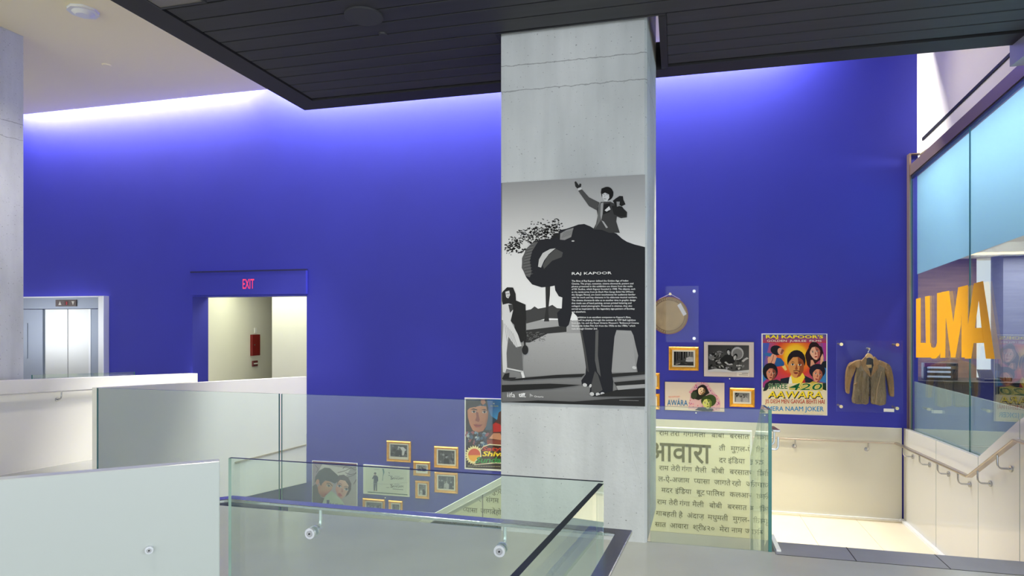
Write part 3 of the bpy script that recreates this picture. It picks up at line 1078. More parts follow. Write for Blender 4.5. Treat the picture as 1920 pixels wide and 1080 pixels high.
rows = [
    # (base pixel y at x=1320, [(start px, word)], size px, offset)
    (819.5, [(1236, 'राम'), (1257, 'तेरी'), (1281, 'गंगा'), (1301, 'मैली'), (1334, 'बोबी'), (1368, 'बरसात')], 13.6, 0),
    (843.0, [(1348, 'ती'), (1370, 'मुग़ल-ऐ-')], 13.6, 0),
    (865.5, [(1348, 'दर'), (1365, 'इंिडया')], 13.6, 0),
    (886.0, [(1236, 'राम'), (1258, 'तेरी'), (1278, 'गंगा'), (1303, 'मैली'), (1334, 'बोबी'), (1368, 'बरसात')], 13.6, 0),
    (907.0, [(1234, 'ल-ऐ-अजाम'), (1301, '{प}यासा'), (1339, 'जागते'), (1372, 'रहो'), (1399, 'जागते')], 13.6, 0),
    (928.0, [(1240, 'मदर'), (1266, 'इंिडया'), (1306, 'बूट'), (1324, 'पािलश'), (1368, 'कल'), (1388, 'आज')], 13.6, 0),
    (951.0, [(1232, 'राम'), (1254, 'तेरी'), (1274, 'गंगा'), (1298, 'मैली'), (1330, 'बोबी'), (1364, 'बरसात')], 13.6, 0),
    (973.0, [(1230, 'गा'), (1242, 'बहती है'), (1288, 'अंदाज़'), (1327, 'मधुमती'), (1374, 'मुग़ल-')], 13.6, 0),
    (994.0, [(1228, 'सात'), (1256, 'आवारा'), (1299, 'श्री'), (1317, '४२०'), (1349, 'मेरा नाम'), (1397, 'जोकर')], 13.6, 0),
]
rowsL = [
    (923.0, [(921, 'मुग़ल')], 13.6, 0),
    (940.5, [(878, 'शंकर'), (911, 'संगम')], 13.6, 0),
    (962.0, [(842, 'नाम'), (868, '{प}यासा'), (901, 'जागते'), (924, 'रहो')], 13.6, 0),
    (985.0, [(806, 'गा'), (822, 'बहती है'), (860, 'अंदाज़'), (891, 'मधुमती'), (926, 'मुग़ल')], 13.6, 0),
]


def clip_mesh(v3, faces, xmin, xmax, zmin, ztop_f):
    bm = bmesh.new()
    vs = [bm.verts.new(p) for p in v3]
    for f in faces:
        try:
            bm.faces.new([vs[i] for i in f])
        except ValueError:
            pass
    for co, no in (((xmin, 0, 0), (-1, 0, 0)), ((xmax, 0, 0), (1, 0, 0)), ((0, 0, zmin), (0, 0, -1)), ztop_f):
        geom = bm.verts[:] + bm.edges[:] + bm.faces[:]
        bmesh.ops.bisect_plane(bm, geom=geom, plane_co=co, plane_no=no, clear_outer=True)
    bm.verts.index_update()
    V = [v.co.copy() for v in bm.verts]
    Fc = [tuple(v.index for v in f.verts) for f in bm.faces]
    bm.free()
    return V, Fc


def hindi_word(mb, word, x, z, s, mode):
    """adds the word at X=x, base z, em s; mode decides which clip plane holds the cap line"""
    pieces = []
    if word.startswith('{'):
        half, rest = word[1], word[3:]
        v, f = glyphs(half)
        w = max(q[0] for q in v)
        pieces.append((v, f, 0.0, w * 0.60))
        v2, f2 = glyphs(rest)
        pieces.append((v2, f2, w * 0.60 - min(q[0] for q in v2), None))
    else:
        v, f = glyphs(word)
        pieces.append((v, f, 0.0, None))
    for v, f, dx, cut in pieces:
        P = [Vector((x + (q[0] + dx) * s, HYP - .0035, z + q[1] * s)) for q in v]
        xm = xr - .004
        if cut:
            xm = x + cut * s
        if mode == 'R':
            tp = ((0, 0, ztop - .008), (0, 0, 1))
        else:
            tp = (Vector((xl, 0, zl - capd - .005)), Vector((-slp, 0, 1)).normalized())
        V, Fc = clip_mesh(P, f, -4.5, xm, -3, tp)
        if Fc:
            mb.mesh(V, Fc)


mb = MB()
for lst, mode, xref in ((rows, 'R', 1320), (rowsL, 'L', 900)):
    for by, words, size, off in lst:
        z = onY(xref, by, HYP).z
        dpt = (onY(xref, by, HYP) - CAM).dot(Vector((-ST, CT, 0)))
        s = size * dpt / F
        for px, wrd in words:
            hindi_word(mb, wrd, onY(px, by, HYP).x, z, s, mode)
# the large title word
v, f = glyphs('आवारा', 0.012)
P0, P1 = onY(1214, 864, HYP), onY(1333, 834, HYP)
x0 = min(q[0] for q in v); x1 = max(q[0] for q in v); y0 = min(q[1] for q in v); y1 = max(q[1] for q in v)
mb.mesh([Vector((P0.x + (q[0] - x0) / (x1 - x0) * (P1.x - P0.x), HYP - .0035, P0.z + (q[1] - y0) / (y1 - y0) * (P1.z - P0.z))) for q in v], f)
mb.build('lettering', MT['ink'], gr)
c = onY(905, 950, HYP)
MB().box((c.x - .006, HYP - .003, c.z - .3), (c.x + .006, HYP - .0005, c.z + .16)).build('panel_joint', MT['grout'], gr)

# handrails of the landing
def bracket(top, foot, r=.008, foot_r=.026, seg=10):
    top, foot = Vector(top), Vector(foot)
    mid = Vector((top.x, top.y, foot.z))
    k = Vector((top.x, top.y, foot.z + (top.z - foot.z) * .35))
    k2 = mid.lerp(foot, .4)
    mb = MB().tube([top, k] + bez(k, mid, k2, 5)[1:] + [foot], r, seg)
    ax = (foot - mid).normalized()
    mb.cyl(foot - ax * .012, ax, foot_r, .012, 20)
    return mb


hy = WY - .10
h0, h1 = onY(1405, 820.5, hy), onY(1684, 830, hy)
zr0 = (h0.z + h1.z) / 2
hx = 2.50
u0, u1 = onX(1817, 894, hx), onX(1905, 825, hx)
hr = empty('landing_handrail', (2.2, 8.0, zr0 - .1), 'flat bronze-toned handrail running along the landing wall and up beside the steps', 'handrail')
MB().flat([(-.3, hy, zr0), (hx, hy, zr0), (hx, u0.y, u0.z), (hx, u1.y, u1.z), (hx, u1.y - .6, u1.z)], .05, .016).build('rail', mat('warm_steel', (0.55, 0.47, 0.40, 1), rough=.28, metal=1.0), hr, bevel=.002, segs=1)
for px in (1491, 1628):
    c = onY(px, 823, hy)
    bracket((c.x, hy, zr0), (c.x, WY - .022, zr0 - .10)).build('bracket', MT['steel'], hr)
for px, py in ((1694, 836), (1724, 853), (1758, 870), (1796, 889), (1833, 888), (1870, 858)):
    c = onX(px, py, hx)
    if c.y > u0.y:
        zz = zr0 + (u0.z - zr0) * (hy - c.y) / (hy - u0.y)
    else:
        zz = u0.z + (u1.z - u0.z) * (u0.y - c.y) / (u0.y - u1.y)
    bracket((hx, c.y, zz), (2.60, c.y, zz - .11)).build('bracket', MT['steel'], hr)
# inner step handrail beside the glass return
ix = gx1 + .075
hr = empty('step_handrail', (ix, 5.2, .5), 'short steel handrail beside the glass return at the top of the steps', 'handrail')
i0 = onX(1456, 808, ix)
MB().flat([(ix, i0.y, i0.z), (ix, i0.y + .30, i0.z - .02), (ix, 6.2, LZ + .93), (ix, 6.5, LZ + .93)], .05, .016).build('rail', MT['steel'], hr, bevel=.002, segs=1)
for yy in (4.86, 5.05):
    zz = i0.z - .03
    bracket((ix, yy, zz), (gx1 + .014, yy, zz - .09), .007, .02).build('bracket', MT['silver'], hr)

# ================================================================== LIFT
EY = WY - .05
el = empty('elevator', (onY(126, 700, EY).x, EY, -.3), 'stainless steel lift with closed double doors behind the ramp', 'elevator')
ex = lambda px: onY(px, 600, EY).x
ez = lambda py, px=126: onY(px, py, EY).z
xL, xD0, xDm, xD1, xR, xR2 = ex(10), ex(80), ex(124.5), ex(170), ex(190), ex(200)
zT, zH, zD = ez(556.5, 190), ez(579, 120), ez(579.5, 120)
MB().box((xL, EY, zH), (xR, WY - .002, zT)).build('header', MT['facade'], el, bevel=.003)
MB().box((xL, EY, -.28), (xD0, WY - .002, zH - .006)).build('side_panel', MT['facade'], el, bevel=.003)
MB().box((xD1, EY, -.28), (xR, WY - .002, zH - .006)).build('side_panel', MT['facade'], el, bevel=.003)
MB().box((xD1 - .035, EY - .006, -.28), (xD1 + .006, WY - .002, zH - .006)).build('door_jamb', MT['silver'], el)
MB().box((xR, EY - .06, -.28), (xR2, WY - .002, zT + .012)).build('casing', MT['silver'], el, bevel=.004)
MB().box((xL, EY - .06, zT - .005), (xR + .01, WY - .002, zT + .012)).build('casing', MT['silver'], el)
for a, b in ((xD0, xDm - .006), (xDm + .006, xD1 - .035)):
    MB().box((a, EY + .025, -.28), (b, WY - .004, zD)).build('door', MT['doorsteel'], el, bevel=.002)
MB().box((xDm - .006, EY + .03, -.28), (xDm + .006, WY - .004, zD)).build('door_gap', MT['black'], el)
ind = MB().box((ex(105.5), EY - .015, ez(574.5, 125)), (ex(144), EY, ez(562, 125))).build('floor_indicator', MT['indicator'], el, bevel=.003)
for s, c0, mm in ((1, 112.5, 'card'), (-1, 137, 'card')):
    q = onY(c0, 568.3, EY - .016)
    hh, ww = .032, .030
    MB().prism([(q.x - ww, q.y, q.z - s * hh), (q.x + ww, q.y, q.z - s * hh), (q.x, q.y, q.z + s * hh)], (0, -.003, 0)).build('arrow', MT[mm], ind)
q = onY(124.7, 568.3, EY - .016)
MB().box((q.x - .035, EY - .018, q.z - .034), (q.x + .035, EY - .015, q.z + .034)).build('display', mat('dark_red_display', srgb(70, 6, 16), rough=.3), ind)
v, f = glyphs('2')
mb = MB()
mb.mesh([Vector((q.x - .012 + p_[0] * .06, EY - .0185, q.z - .022 + p_[1] * .06)) for p_ in v], f)
mb.build('digit', MT['led'], ind)
cp = MB().box((ex(30), EY - .008, ez(672, 45)), (ex(52), EY, ez(606, 45))).build('call_panel', MT['facade'], el, bevel=.003)
MB().box((ex(39), EY - .014, ez(660, 45)), (ex(43), EY - .008, ez(618, 45))).build('call_light', mat('call_panel_light', srgb(235, 238, 245), emit=(1, 1, 1, 1), strength=.6), cp)

# ================================================================== EXIT SIGN OVER THE OPENING
zS0, zS1 = onY(361, 554, WY).z, onY(361, 512, WY).z
es = empty('exit_sign', ((DX0 + DX1) / 2, WY, zS0), 'blue header box over the corridor opening with red EXIT letters', 'exit sign')
MB().box((DX0, WY - .05, zS0), (DX1 + .02, WY - .002, zS1)).build('panel', MT['blue'], es, bevel=.003)
MB().box((DX0, WY - .052, zS1), (DX1 + .02, WY - .001, zS1 + .022)).build('shade_strip', mat('painted_gap_shade', (0.01, 0.01, 0.09, 1), rough=.6), es)  # solid strip, its dark blue paints in the shade above the header
a = Art(wall_cast(WY - .0512), NY)
v, f = glyphs('EXIT', 0.004)
P0, P1 = onY(455, 541.5, WY - .054), onY(476.5, 523, WY - .054)
x0 = min(q[0] for q in v); x1 = max(q[0] for q in v); y0 = min(q[1] for q in v); y1 = max(q[1] for q in v)
mb = MB()
mb.mesh([Vector((P0.x + (q[0] - x0) / (x1 - x0) * (P1.x - P0.x), WY - .054, P0.z + (q[1] - y0) / (y1 - y0) * (P1.z - P0.z))) for q in v], f)
mb.build('letters', MT['exit'], es)

# corridor wall fittings
q0, q1 = onX(469, 627.5, lw), onX(483.5, 666, lw)
fc = empty('fire_hose_cabinet', (lw, q0.y, q1.z), 'small red wall cabinet on the corridor wall past the opening', 'cabinet')
MB().box((lw, q0.y, q1.z), (lw + .05, q1.y, q0.z)).build('body', MT['red'], fc, bevel=.004)
q = onX(476.5, 646.5, lw + .05)
MB().cyl(q, (1, 0, 0), .012, .015, 10).build('latch', MT['steel'], fc)
q = onX(476.5, 681.5, lw)
al = empty('alarm_pull_station', q, 'small dark red alarm pull box below the red cabinet', 'alarm box')
MB().box(q + Vector((0, -.07, -.05)), q + Vector((.03, .07, .05))).build('body', mat('dark_red_plastic', srgb(110, 50, 50), rough=.4), al, bevel=.006)
MB().box(q + Vector((.03, -.05, -.012)), q + Vector((.04, .05, .012))).build('handle', MT['plastic'], al)
q = onX(478.5, 619.5, lw)
ob = MB().box(q + Vector((0, -.03, -.05)), q + Vector((.012, .03, .045))).build('wall_switch', MT['plastic'], bevel=.003)
tag(ob, 'narrow white wall plate above the red cabinet', 'wall plate')

# ================================================================== PICTURES
def rect(px0, py0, px1, py1, Y):
    a, b = onY(px0, py0, Y), onY(px1, py1, Y)
    return a.x, b.x, b.z, a.z        # x0 x1 z0 z1


def uvcast(x0, x1, z0, z1, Y):
    return lambda u, v: Vector((x0 + (x1 - x0) * u, Y, z1 - (z1 - z0) * v))


def still(a, seed, cast0, figures=2, bright=90, light=None, dark=None):
    """a generic monochrome film still in u,v coordinates"""
    r = random.Random(seed)
    t = C(bright + 8, bright + 8, bright)
    a.poly([(0, 0), (1, 0), (1, 1), (0, 1)], [G(bright - 20), G(bright), G(bright + 25), G(bright - 10)])
    for k in range(16):
        g = r.choice([24, 34, 48, 70, 110, 140])
        a.ell((r.uniform(.08, .92), r.uniform(.1, .9)), r.uniform(.03, .09), r.uniform(.04, .14), G(g), r.uniform(0, 3), 9)
    for k in range(6):
        x = r.uniform(.05, .95)
        w = r.uniform(.01, .03)
        y0, y1 = r.uniform(0, .3), r.uniform(.45, .8)
        a.poly([(x, y0), (x + w, y0), (x + w * 1.5, y1), (x + w * .4, y1)], G(r.choice([30, 45, 130, 155])))
    for k in range(figures):
        x = (k + .7) / (figures + .4) + r.uniform(-.04, .04)
        y = r.uniform(.34, .5)
        s = r.uniform(.13, .18)
        dk = r.choice([22, 34, 170, 190])
        a.poly([(x - s * 1.1, 1.0), (x - s * .9, y + s * .9), (x - s * .2, y + s * .45), (x + s * .25, y + s * .45), (x + s * .95, y + s * .9), (x + s * 1.2, 1.0)], G(dk))
        a.ell((x, y - s * .12), s * .45, s * .58, G(20), 0, 12)
        a.ell((x + s * .05, y), s * .34, s * .46, G(178), 0, 12)
        a.poly([(x + s * .05, y - s * .35), (x + s * .36, y - s * .1), (x + s * .28, y + s * .3), (x + s * .08, y + s * .42)], G(110))
        a.line([(x - s * .2, y - s * .08), (x - s * .02, y - s * .08)], s * .08, G(25))
        a.line([(x + s * .1, y - s * .08), (x + s * .26, y - s * .08)], s * .08, G(25))
        a.line([(x - s * .1, y + s * .24), (x + s * .16, y + s * .24)], s * .07, G(40))
    for k in range(8):
        a.ell((r.uniform(.05, .95), r.uniform(.75, .97)), r.uniform(.02, .06), r.uniform(.01, .04), G(r.choice([40, 120, 160, 190])), r.uniform(0, 3), 8)


def gold_frame(px0, py0, px1, py1, label, draw, fw=.036, matw=.019, botm=None, group='gilt-framed film stills', tone=C(238, 234, 216)):
    Y = WY - .003
    x0, x1, z0, z1 = rect(px0, py0, px1, py1, Y - .015)
    r = empty('picture_frame', ((x0 + x1) / 2, Y, z0), label, 'picture frame', group)
    mb = MB()
    d = .032
    o = [(x0, z0), (x1, z0), (x1, z1), (x0, z1)]
    i = [(x0 + fw, z0 + fw), (x1 - fw, z0 + fw), (x1 - fw, z1 - fw), (x0 + fw, z1 - fw)]
    m_ = [(x0 + fw * .3, z0 + fw * .3), (x1 - fw * .3, z0 + fw * .3), (x1 - fw * .3, z1 - fw * .3), (x0 + fw * .3, z1 - fw * .3)]
    for k in range(4):
        j = (k + 1) % 4
        V = lambda q, y: Vector((q[0], y, q[1]))
        mb.face([V(o[k], Y), V(o[j], Y), V(o[j], Y - d * .6), V(o[k], Y - d * .6)])
        mb.face([V(o[k], Y - d * .6), V(o[j], Y - d * .6), V(m_[j], Y - d), V(m_[k], Y - d)])
        mb.face([V(m_[k], Y - d), V(m_[j], Y - d), V(i[j], Y - d * .45), V(i[k], Y - d * .45)])
        mb.face([V(i[k], Y - d * .45), V(i[j], Y - d * .45), V(i[j], Y - .004), V(i[k], Y - .004)])
    mb.build('frame', MT['gold'], r)
    bm_ = matw if botm is None else botm
    X0, X1, Z0, Z1 = x0 + fw, x1 - fw, z0 + fw, z1 - fw
    a = Art(uvcast(X0, X1, Z0, Z1, Y - .005), NY)
    a.poly([(0, 0), (1, 0), (1, 1), (0, 1)], tone)
    a.build('mat_board', r)
    a = Art(uvcast(X0 + matw, X1 - matw, Z0 + bm_, Z1 - matw, Y - .0058), NY)
    draw(a)
    a.build('photograph', r)
    return r


def d_bend(a):
    still(a, 11, None, 1, 80)
    a.poly([(.55, .2), (.75, .15), (.95, .4), (.85, .5), (.8, .85), (.68, .85), (.7, .5)], G(215))
    a.ell((.5, .2), .06, .09, G(180))


def d_reeds(a):
    a.poly([(0, 0), (1, 0), (1, 1), (0, 1)], [G(90), G(150), G(60), G(40)])
    for x, w, y in ((.02, .1, .95), (.16, .06, .6), (.25, .05, .5), (.34, .12, .62), (.5, .1, .5), (.62, .06, .4), (.78, .05, .3), (.9, .04, .32)):
        a.poly([(x, 0), (x + w, 0), (x + w * .8, y), (x + w * .1, y)], G(26))
    a.poly([(.6, .7), (.64, .45), (.78, .38), (.98, .42), (.98, .72), (.75, .74)], G(190))
    a.line([(.62, .55), (.98, .5)], .015, G(90))
    a.poly([(0, .75), (1, .72), (1, 1), (0, 1)], [G(50), G(60), G(44), G(36)])
    for k in range(10):
        a.ell((rnd.uniform(.1, .95), rnd.uniform(.76, .95)), .07, .015, G(rnd.choice([90, 120, 30])), 0, 10)
    a.line([(.1, .92), (.32, .86)], .04, G(170))


gold_frame(725, 826, 770, 867.5, 'gilt-framed still of a bent figure in white, highest over the pale card', d_bend, botm=.036)
gold_frame(775, 864.5, 806.5, 893.5, 'small square gilt-framed still just right of the pale card', lambda a: still(a, 22, None, 2, 150), botm=.03)
gold_frame(814, 836.5, 859, 879, 'gilt-framed dark still directly left of the tall orange and blue poster', lambda a: still(a, 33, None, 1, 70))
gold_frame(778.5, 901, 804.5, 936, 'small upright gilt-framed still lowest between two framed pictures', lambda a: still(a, 44, None, 2, 100), fw=.034)
gold_frame(814.5, 884.5, 858, 926, 'gilt-framed very dark still under another, left of the column foot', lambda a: still(a, 55, None, 3, 52))
gold_frame(680, 934, 721.5, 976, 'gilt-framed group still below the pale card, half hidden by the handrail', lambda a: still(a, 66, None, 4, 110), botm=.06)
gold_frame(728.5, 938, 754.5, 975, 'small gilt-framed portrait still below the pale card, cut by the handrail', lambda a: still(a, 77, None, 1, 120), fw=.034)
gold_frame(1254, 650, 1310, 695, 'gilt-framed still of dark tree trunks below the drum case', d_reeds, fw=.042, matw=.02)
gold_frame(1368, 727, 1415, 764, 'gilt-framed bright still right of the wide blue-titled card', lambda a: still(a, 99, None, 2, 130), fw=.040, matw=.02)
gold_frame(1206, 699, 1237, 730, 'upper gilt frame peeping out from behind the column edge', lambda a: still(a, 101, None, 1, 90), fw=.034)
gold_frame(1206, 737.5, 1237, 768, 'lower gilt frame peeping out from behind the column edge', lambda a: still(a, 102, None, 1, 90), fw=.034)


def board(name, x0, x1, z0, z1, label, cat='poster', depth=.02, m='darkframe', group=None, Y=None):
    Y = WY - .002 if Y is None else Y
    r = empty(name, ((x0 + x1) / 2, Y, z0), label, cat, group)
    MB().box((x0, Y - depth, z0), (x1, Y, z1)).build('backing_board', MT[m], r, bevel=.001, segs=1)
    return r, Y - depth


def full(a, px0, py0, px1, py1, Y, col, inset=0.0):
    """whole sheet as a true rectangle on the wall"""
    pass


# --- wide still with pale mat
x0, x1, z0, z1 = rect(1319.5, 640.5, 1414, 708, WY - .02)
r, YF = board('mounted_still', x0, x1, z0, z1, 'large black-and-white still on a pale mat between the drum case and the bright poster', 'picture')
a = Art(uvcast(x0, x1, z0, z1, YF), NY)
a.poly([(.006, .008), (.994, .008), (.994, .992), (.006, .992)], C(206, 194, 188))
a.build('mat_board', r)
a = Art(uvcast(x0 + (x1 - x0) * .085, x0 + (x1 - x0) * .90, z0 + (z1 - z0) * .14, z0 + (z1 - z0) * .905, YF - .0006), NY)
still(a, 5, None, 0, 64)
q = random.Random(5)
for k in range(26):
    a.ell((q.uniform(.02, .35), q.uniform(.2, .85)), q.uniform(.015, .05), q.uniform(.02, .06), G(q.choice([20, 28, 150, 90, 24])), q.uniform(0, 3), 8)
a.ell((.72, .3), .15, .24, G(168))
a.ell((.72, .32), .12, .19, G(120))
a.poly([(.28, .55), (.42, .36), (.52, .34), (.62, .42), (.66, .62), (.5, .76), (.36, .72)], G(30))
a.face_((.51, .26), .085, .2, -.1, skin=G(190), shade=G(110), hair=G(16), lips=G(50), hairw=1.15, male=True)
a.poly([(.58, .95), (.62, .66), (.7, .6), (.8, .64), (.84, .95)], G(70))
for k in range(10):
    a.ell((q.uniform(.62, .82), q.uniform(.66, .92)), .02, .03, G(q.choice([150, 180, 40])), 0, 8)
a.face_((.665, .45), .085, .2, .15, skin=G(185), shade=G(120), hair=G(18), lips=G(50))
a.line([(.42, .62), (.5, .72), (.6, .7)], .05, G(175))
a.line([(.84, .6), (.9, .52), (.97, .46)], .06, G(180))
a.poly([(0, .93), (.2, .88), (.45, .9), (.6, .97), (1, .9), (1, 1), (0, 1)], G(196))
a.build('photograph', r)
a = Art(uvcast(x0, x1, z0, z1, YF - .0002), NY)
a.poly([(.66, .86), (.9, .86), (.9, .97), (.66, .97)], C(226, 216, 206))
a.k += .008
for vv, uu in ((.885, .12), (.93, .18)):
    a.line([(.88 - uu, vv), (.88, vv)], .012, G(90))
a.k -= .008
a.build('caption_card', r)

# --- wide showcard with blue title
AW = lambda x, y: (1240 + x / 7.2, 630 + y / 7.2)
x0, x1, z0, z1 = rect(1246, 715.5, 1358.5, 772.5, WY - .02)
r, YF = board('title_showcard', x0, x1, z0, z1, 'wide beige showcard with blue AWARA title and two painted heads', 'showcard')
a = Art(wall_cast(YF), NY)
a.poly([AW(50, 618), AW(852, 634), AW(852, 1024), AW(50, 996)], [C(208, 194, 178), C(206, 192, 182), C(210, 192, 176), C(214, 200, 182)])
q = random.Random(3)
ring = [(480, 622), (620, 628), (650, 680), (700, 740), (780, 830), (800, 900), (790, 1010), (700, 1015), (360, 985), (380, 900), (390, 800), (380, 740), (430, 680)]
a.poly([AW(*p_) for p_ in ring], C(206, 168, 170))
for k in range(90):
    t = q.random()
    i = int(t * len(ring))
    p_ = ring[i]
    p2 = ring[(i + 1) % len(ring)]
    f = q.random()
    cx, cy = p_[0] + (p2[0] - p_[0]) * f, p_[1] + (p2[1] - p_[1]) * f
    cx += (590 - cx) * q.uniform(0, .35)
    cy += (820 - cy) * q.uniform(0, .35)
    a.ell(AW(cx, min(1005, max(632, cy))), q.uniform(.7, 1.9), q.uniform(.5, 1.3), q.choice([C(190, 92, 130), C(214, 130, 150), C(160, 84, 140), C(222, 170, 170), C(200, 70, 90)]), q.uniform(0, 3), 7)
a.poly([AW(*p_) for p_ in ((400, 780), (430, 740), (480, 720), (500, 680), (550, 662), (610, 690), (650, 770), (600, 800), (560, 840), (500, 865), (430, 840))], C(34, 34, 28))
a.ell(AW(440, 800), 5.6, 7.2, C(52, 62, 44), .3)
a.face_(AW(545, 738), 15, 17, .45, skin=C(226, 196, 160), shade=C(120, 92, 60), hair=C(32, 26, 24), lips=C(170, 50, 60), hairw=1.15)
a.poly([AW(*p_) for p_ in ((455, 1000), (500, 965), (560, 960), (700, 985), (690, 1016), (560, 1012))], C(28, 34, 30))
a.ell(AW(660, 870), 11.2, 11.5, C(52, 70, 34), .5)
a.face_(AW(618, 905), 19, 22, -.25, skin=C(196, 196, 110), shade=C(104, 120, 48), hair=C(48, 66, 30), lips=C(110, 96, 50), hairw=1.15, male=True, line=C(26, 36, 20))
a.text('RAJ KAPOOR\'S', AW(98, 810), AW(252, 806), AW(252, 834), AW(98, 838), C(214, 120, 100), .004)
a.text('AWÁRA', AW(80, 838), AW(356, 846), AW(356, 942), AW(80, 938), C(24, 108, 160), .006)
a.build('printed_card', r)

# --- tall bright poster
SH = lambda x, y: (1420 + x / 6.543, 620 + y / 6.545)
x0, x1, z0, z1 = rect(1428, 625.4, 1551.3, 779.3, WY - .012)
r, YF = board('film_poster', x0, x1, z0, z1, 'tall colourful poster with sunburst and five painted heads, SHREE 420 title', 'poster', .01, 'card')
a = Art(wall_cast(YF), NY)
TLc, TRc, BRc, BLc = (66, 48), (846, 44), (846, 1034), (66, 1016)
a.poly([SH(66, 640), SH(846, 640), SH(846, 1034), SH(66, 1016)], C(226, 216, 184))
N = 40
def ringpts(c, rx, ry):
    out = []
    for k in range(N):
        t = 2 * math.pi * k / N
        out.append((min(846, max(66, c[0] + rx * math.cos(t))), min(700, max(48, c[1] + ry * math.sin(t)))))
    return out
sun = (468, 310)
def bgcol(x, y):
    if y > 560:
        return C(200, 44, 60) if 250 < x < 650 else (C(150, 60, 140) if x < 250 else C(70, 90, 170))
    if x < 120 or x > 800:
        return C(50, 96, 180)
    if x < 200 or x > 720:
        return C(180, 60, 140)
    return C(206, 52, 56)
rings = [(0, C(255, 226, 70)), (130, C(246, 190, 40)), (165, C(238, 130, 40)), (240, C(214, 66, 52)), (900, None)]
prev = None
a.k += a.EPS
for (r0, c0), (r1, c1) in zip(rings[:-1], rings[1:]):
    p0 = ringpts(sun, r0, r0); p1 = ringpts(sun, r1, r1)
    for k in range(N):
        j = (k + 1) % N
        ca = c0; cb0 = c1 or bgcol(*p1[k]); cb1 = c1 or bgcol(*p1[j])
        a.mb.face([a._p(SH(*p0[k])), a._p(SH(*p1[k])), a._p(SH(*p1[j])), a._p(SH(*p0[j]))], col=[ca, cb0, cb1, ca])
a.poly([SH(66, 48), SH(846, 44), SH(846, 150), SH(66, 150)], [C(60, 90, 170), C(60, 90, 170), C(190, 60, 70), C(190, 60, 70)])
a.poly([SH(66, 150), SH(150, 150), SH(110, 300), SH(66, 420)], C(70, 90, 180))
a.poly([SH(846, 150), SH(800, 150), SH(820, 330), SH(846, 420)], C(176, 60, 150))
a.poly([SH(66, 440), SH(130, 420), SH(150, 560), SH(66, 640)], C(54, 120, 190))
a.poly([SH(846, 440), SH(770, 480), SH(760, 620), SH(846, 640)], C(60, 130, 196))
# dancer, upper left
sk, sd = C(222, 160, 130), C(150, 84, 66)
a.poly([SH(*q_) for q_ in ((130, 400), (125, 340), (160, 290), (215, 285), (245, 330), (210, 400), (160, 420))], sk)
a.line([SH(200, 300), SH(190, 350), SH(165, 400)], 1.2, sd)
a.poly([SH(*q_) for q_ in ((75, 285), (120, 270), (185, 280), (160, 320), (110, 310))], C(50, 110, 170))
a.poly([SH(*q_) for q_ in ((235, 330), (290, 340), (330, 390), (330, 430), (250, 440), (200, 450), (215, 400))], C(40, 90, 150))
a.poly([SH(*q_) for q_ in ((300, 440), (340, 420), (365, 480), (340, 490))], C(230, 200, 120))
a.ell(SH(235, 240), 11.5, 9, C(28, 30, 40), .3)
a.ell(SH(285, 255), 5.6, 7, sk, -.3)
a.poly([SH(300, 225), SH(330, 240), SH(300, 290), SH(280, 280)], sd)
# woman, upper right
a.poly([SH(*q_) for q_ in ((600, 260), (640, 190), (720, 165), (790, 200), (812, 280), (780, 350), (640, 460), (610, 420), (585, 300))], C(44, 24, 28))
a.face_(SH(708, 265), 21, 29, -.2, skin=C(232, 178, 150), shade=C(180, 100, 84), hair=C(40, 22, 26), lips=C(176, 36, 44), hairw=1.1)
a.poly([SH(*q_) for q_ in ((775, 330), (800, 280), (812, 330), (808, 410), (770, 410))], C(226, 170, 140))
a.poly([SH(*q_) for q_ in ((655, 360), (680, 360), (705, 410), (650, 440))], C(220, 160, 130))
a.poly([SH(*q_) for q_ in ((800, 380), (846, 370), (846, 460), (770, 440))], C(24, 30, 40))
# shoulders of the man
a.poly([SH(*q_) for q_ in ((285, 590), (390, 570), (440, 640), (590, 640), (570, 545), (680, 600), (700, 690), (270, 690))], C(30, 38, 52))
a.poly([SH(*q_) for q_ in ((400, 560), (420, 530), (560, 520), (585, 570), (540, 650), (420, 650))], C(244, 214, 70))
a.poly([SH(*q_) for q_ in ((395, 570), (415, 560), (430, 650), (380, 660))], C(236, 236, 226))
a.face_(SH(476, 430), 33, 46, .04, skin=C(214, 148, 84), shade=C(150, 78, 44), hair=C(30, 24, 30), lips=C(150, 62, 50), hairw=1.12, male=True)
a.line([SH(440, 497), SH(480, 488), SH(520, 500)], 1.3, C(40, 24, 22))
# woman, lower left
a.ell(SH(158, 500), 14.2, 16, C(26, 26, 34))
a.face_(SH(170, 525), 20, 27, .1, skin=C(214, 140, 108), shade=C(130, 70, 56), hair=C(26, 24, 32), lips=C(150, 40, 44), hairw=1.15)
a.ell(SH(166, 474), .7, .8, C(160, 30, 40))
a.poly([SH(*q_) for q_ in ((70, 740), (100, 650), (160, 610), (240, 600), (330, 640), (340, 700), (200, 700), (110, 745))], C(30, 44, 44))
# woman, lower right
a.ell(SH(735, 495), 15.2, 13.5, C(30, 28, 44))
a.face_(SH(738, 540), 20, 29, .2, skin=C(220, 150, 116), shade=C(160, 90, 70), hair=C(30, 28, 44), lips=C(160, 44, 50), hairw=1.05)
a.poly([SH(*q_) for q_ in ((620, 650), (680, 620), (760, 640), (840, 660), (846, 730), (640, 720))], C(196, 170, 60))
a.poly([SH(*q_) for q_ in ((780, 650), (840, 640), (846, 740), (800, 730))], C(34, 60, 44))
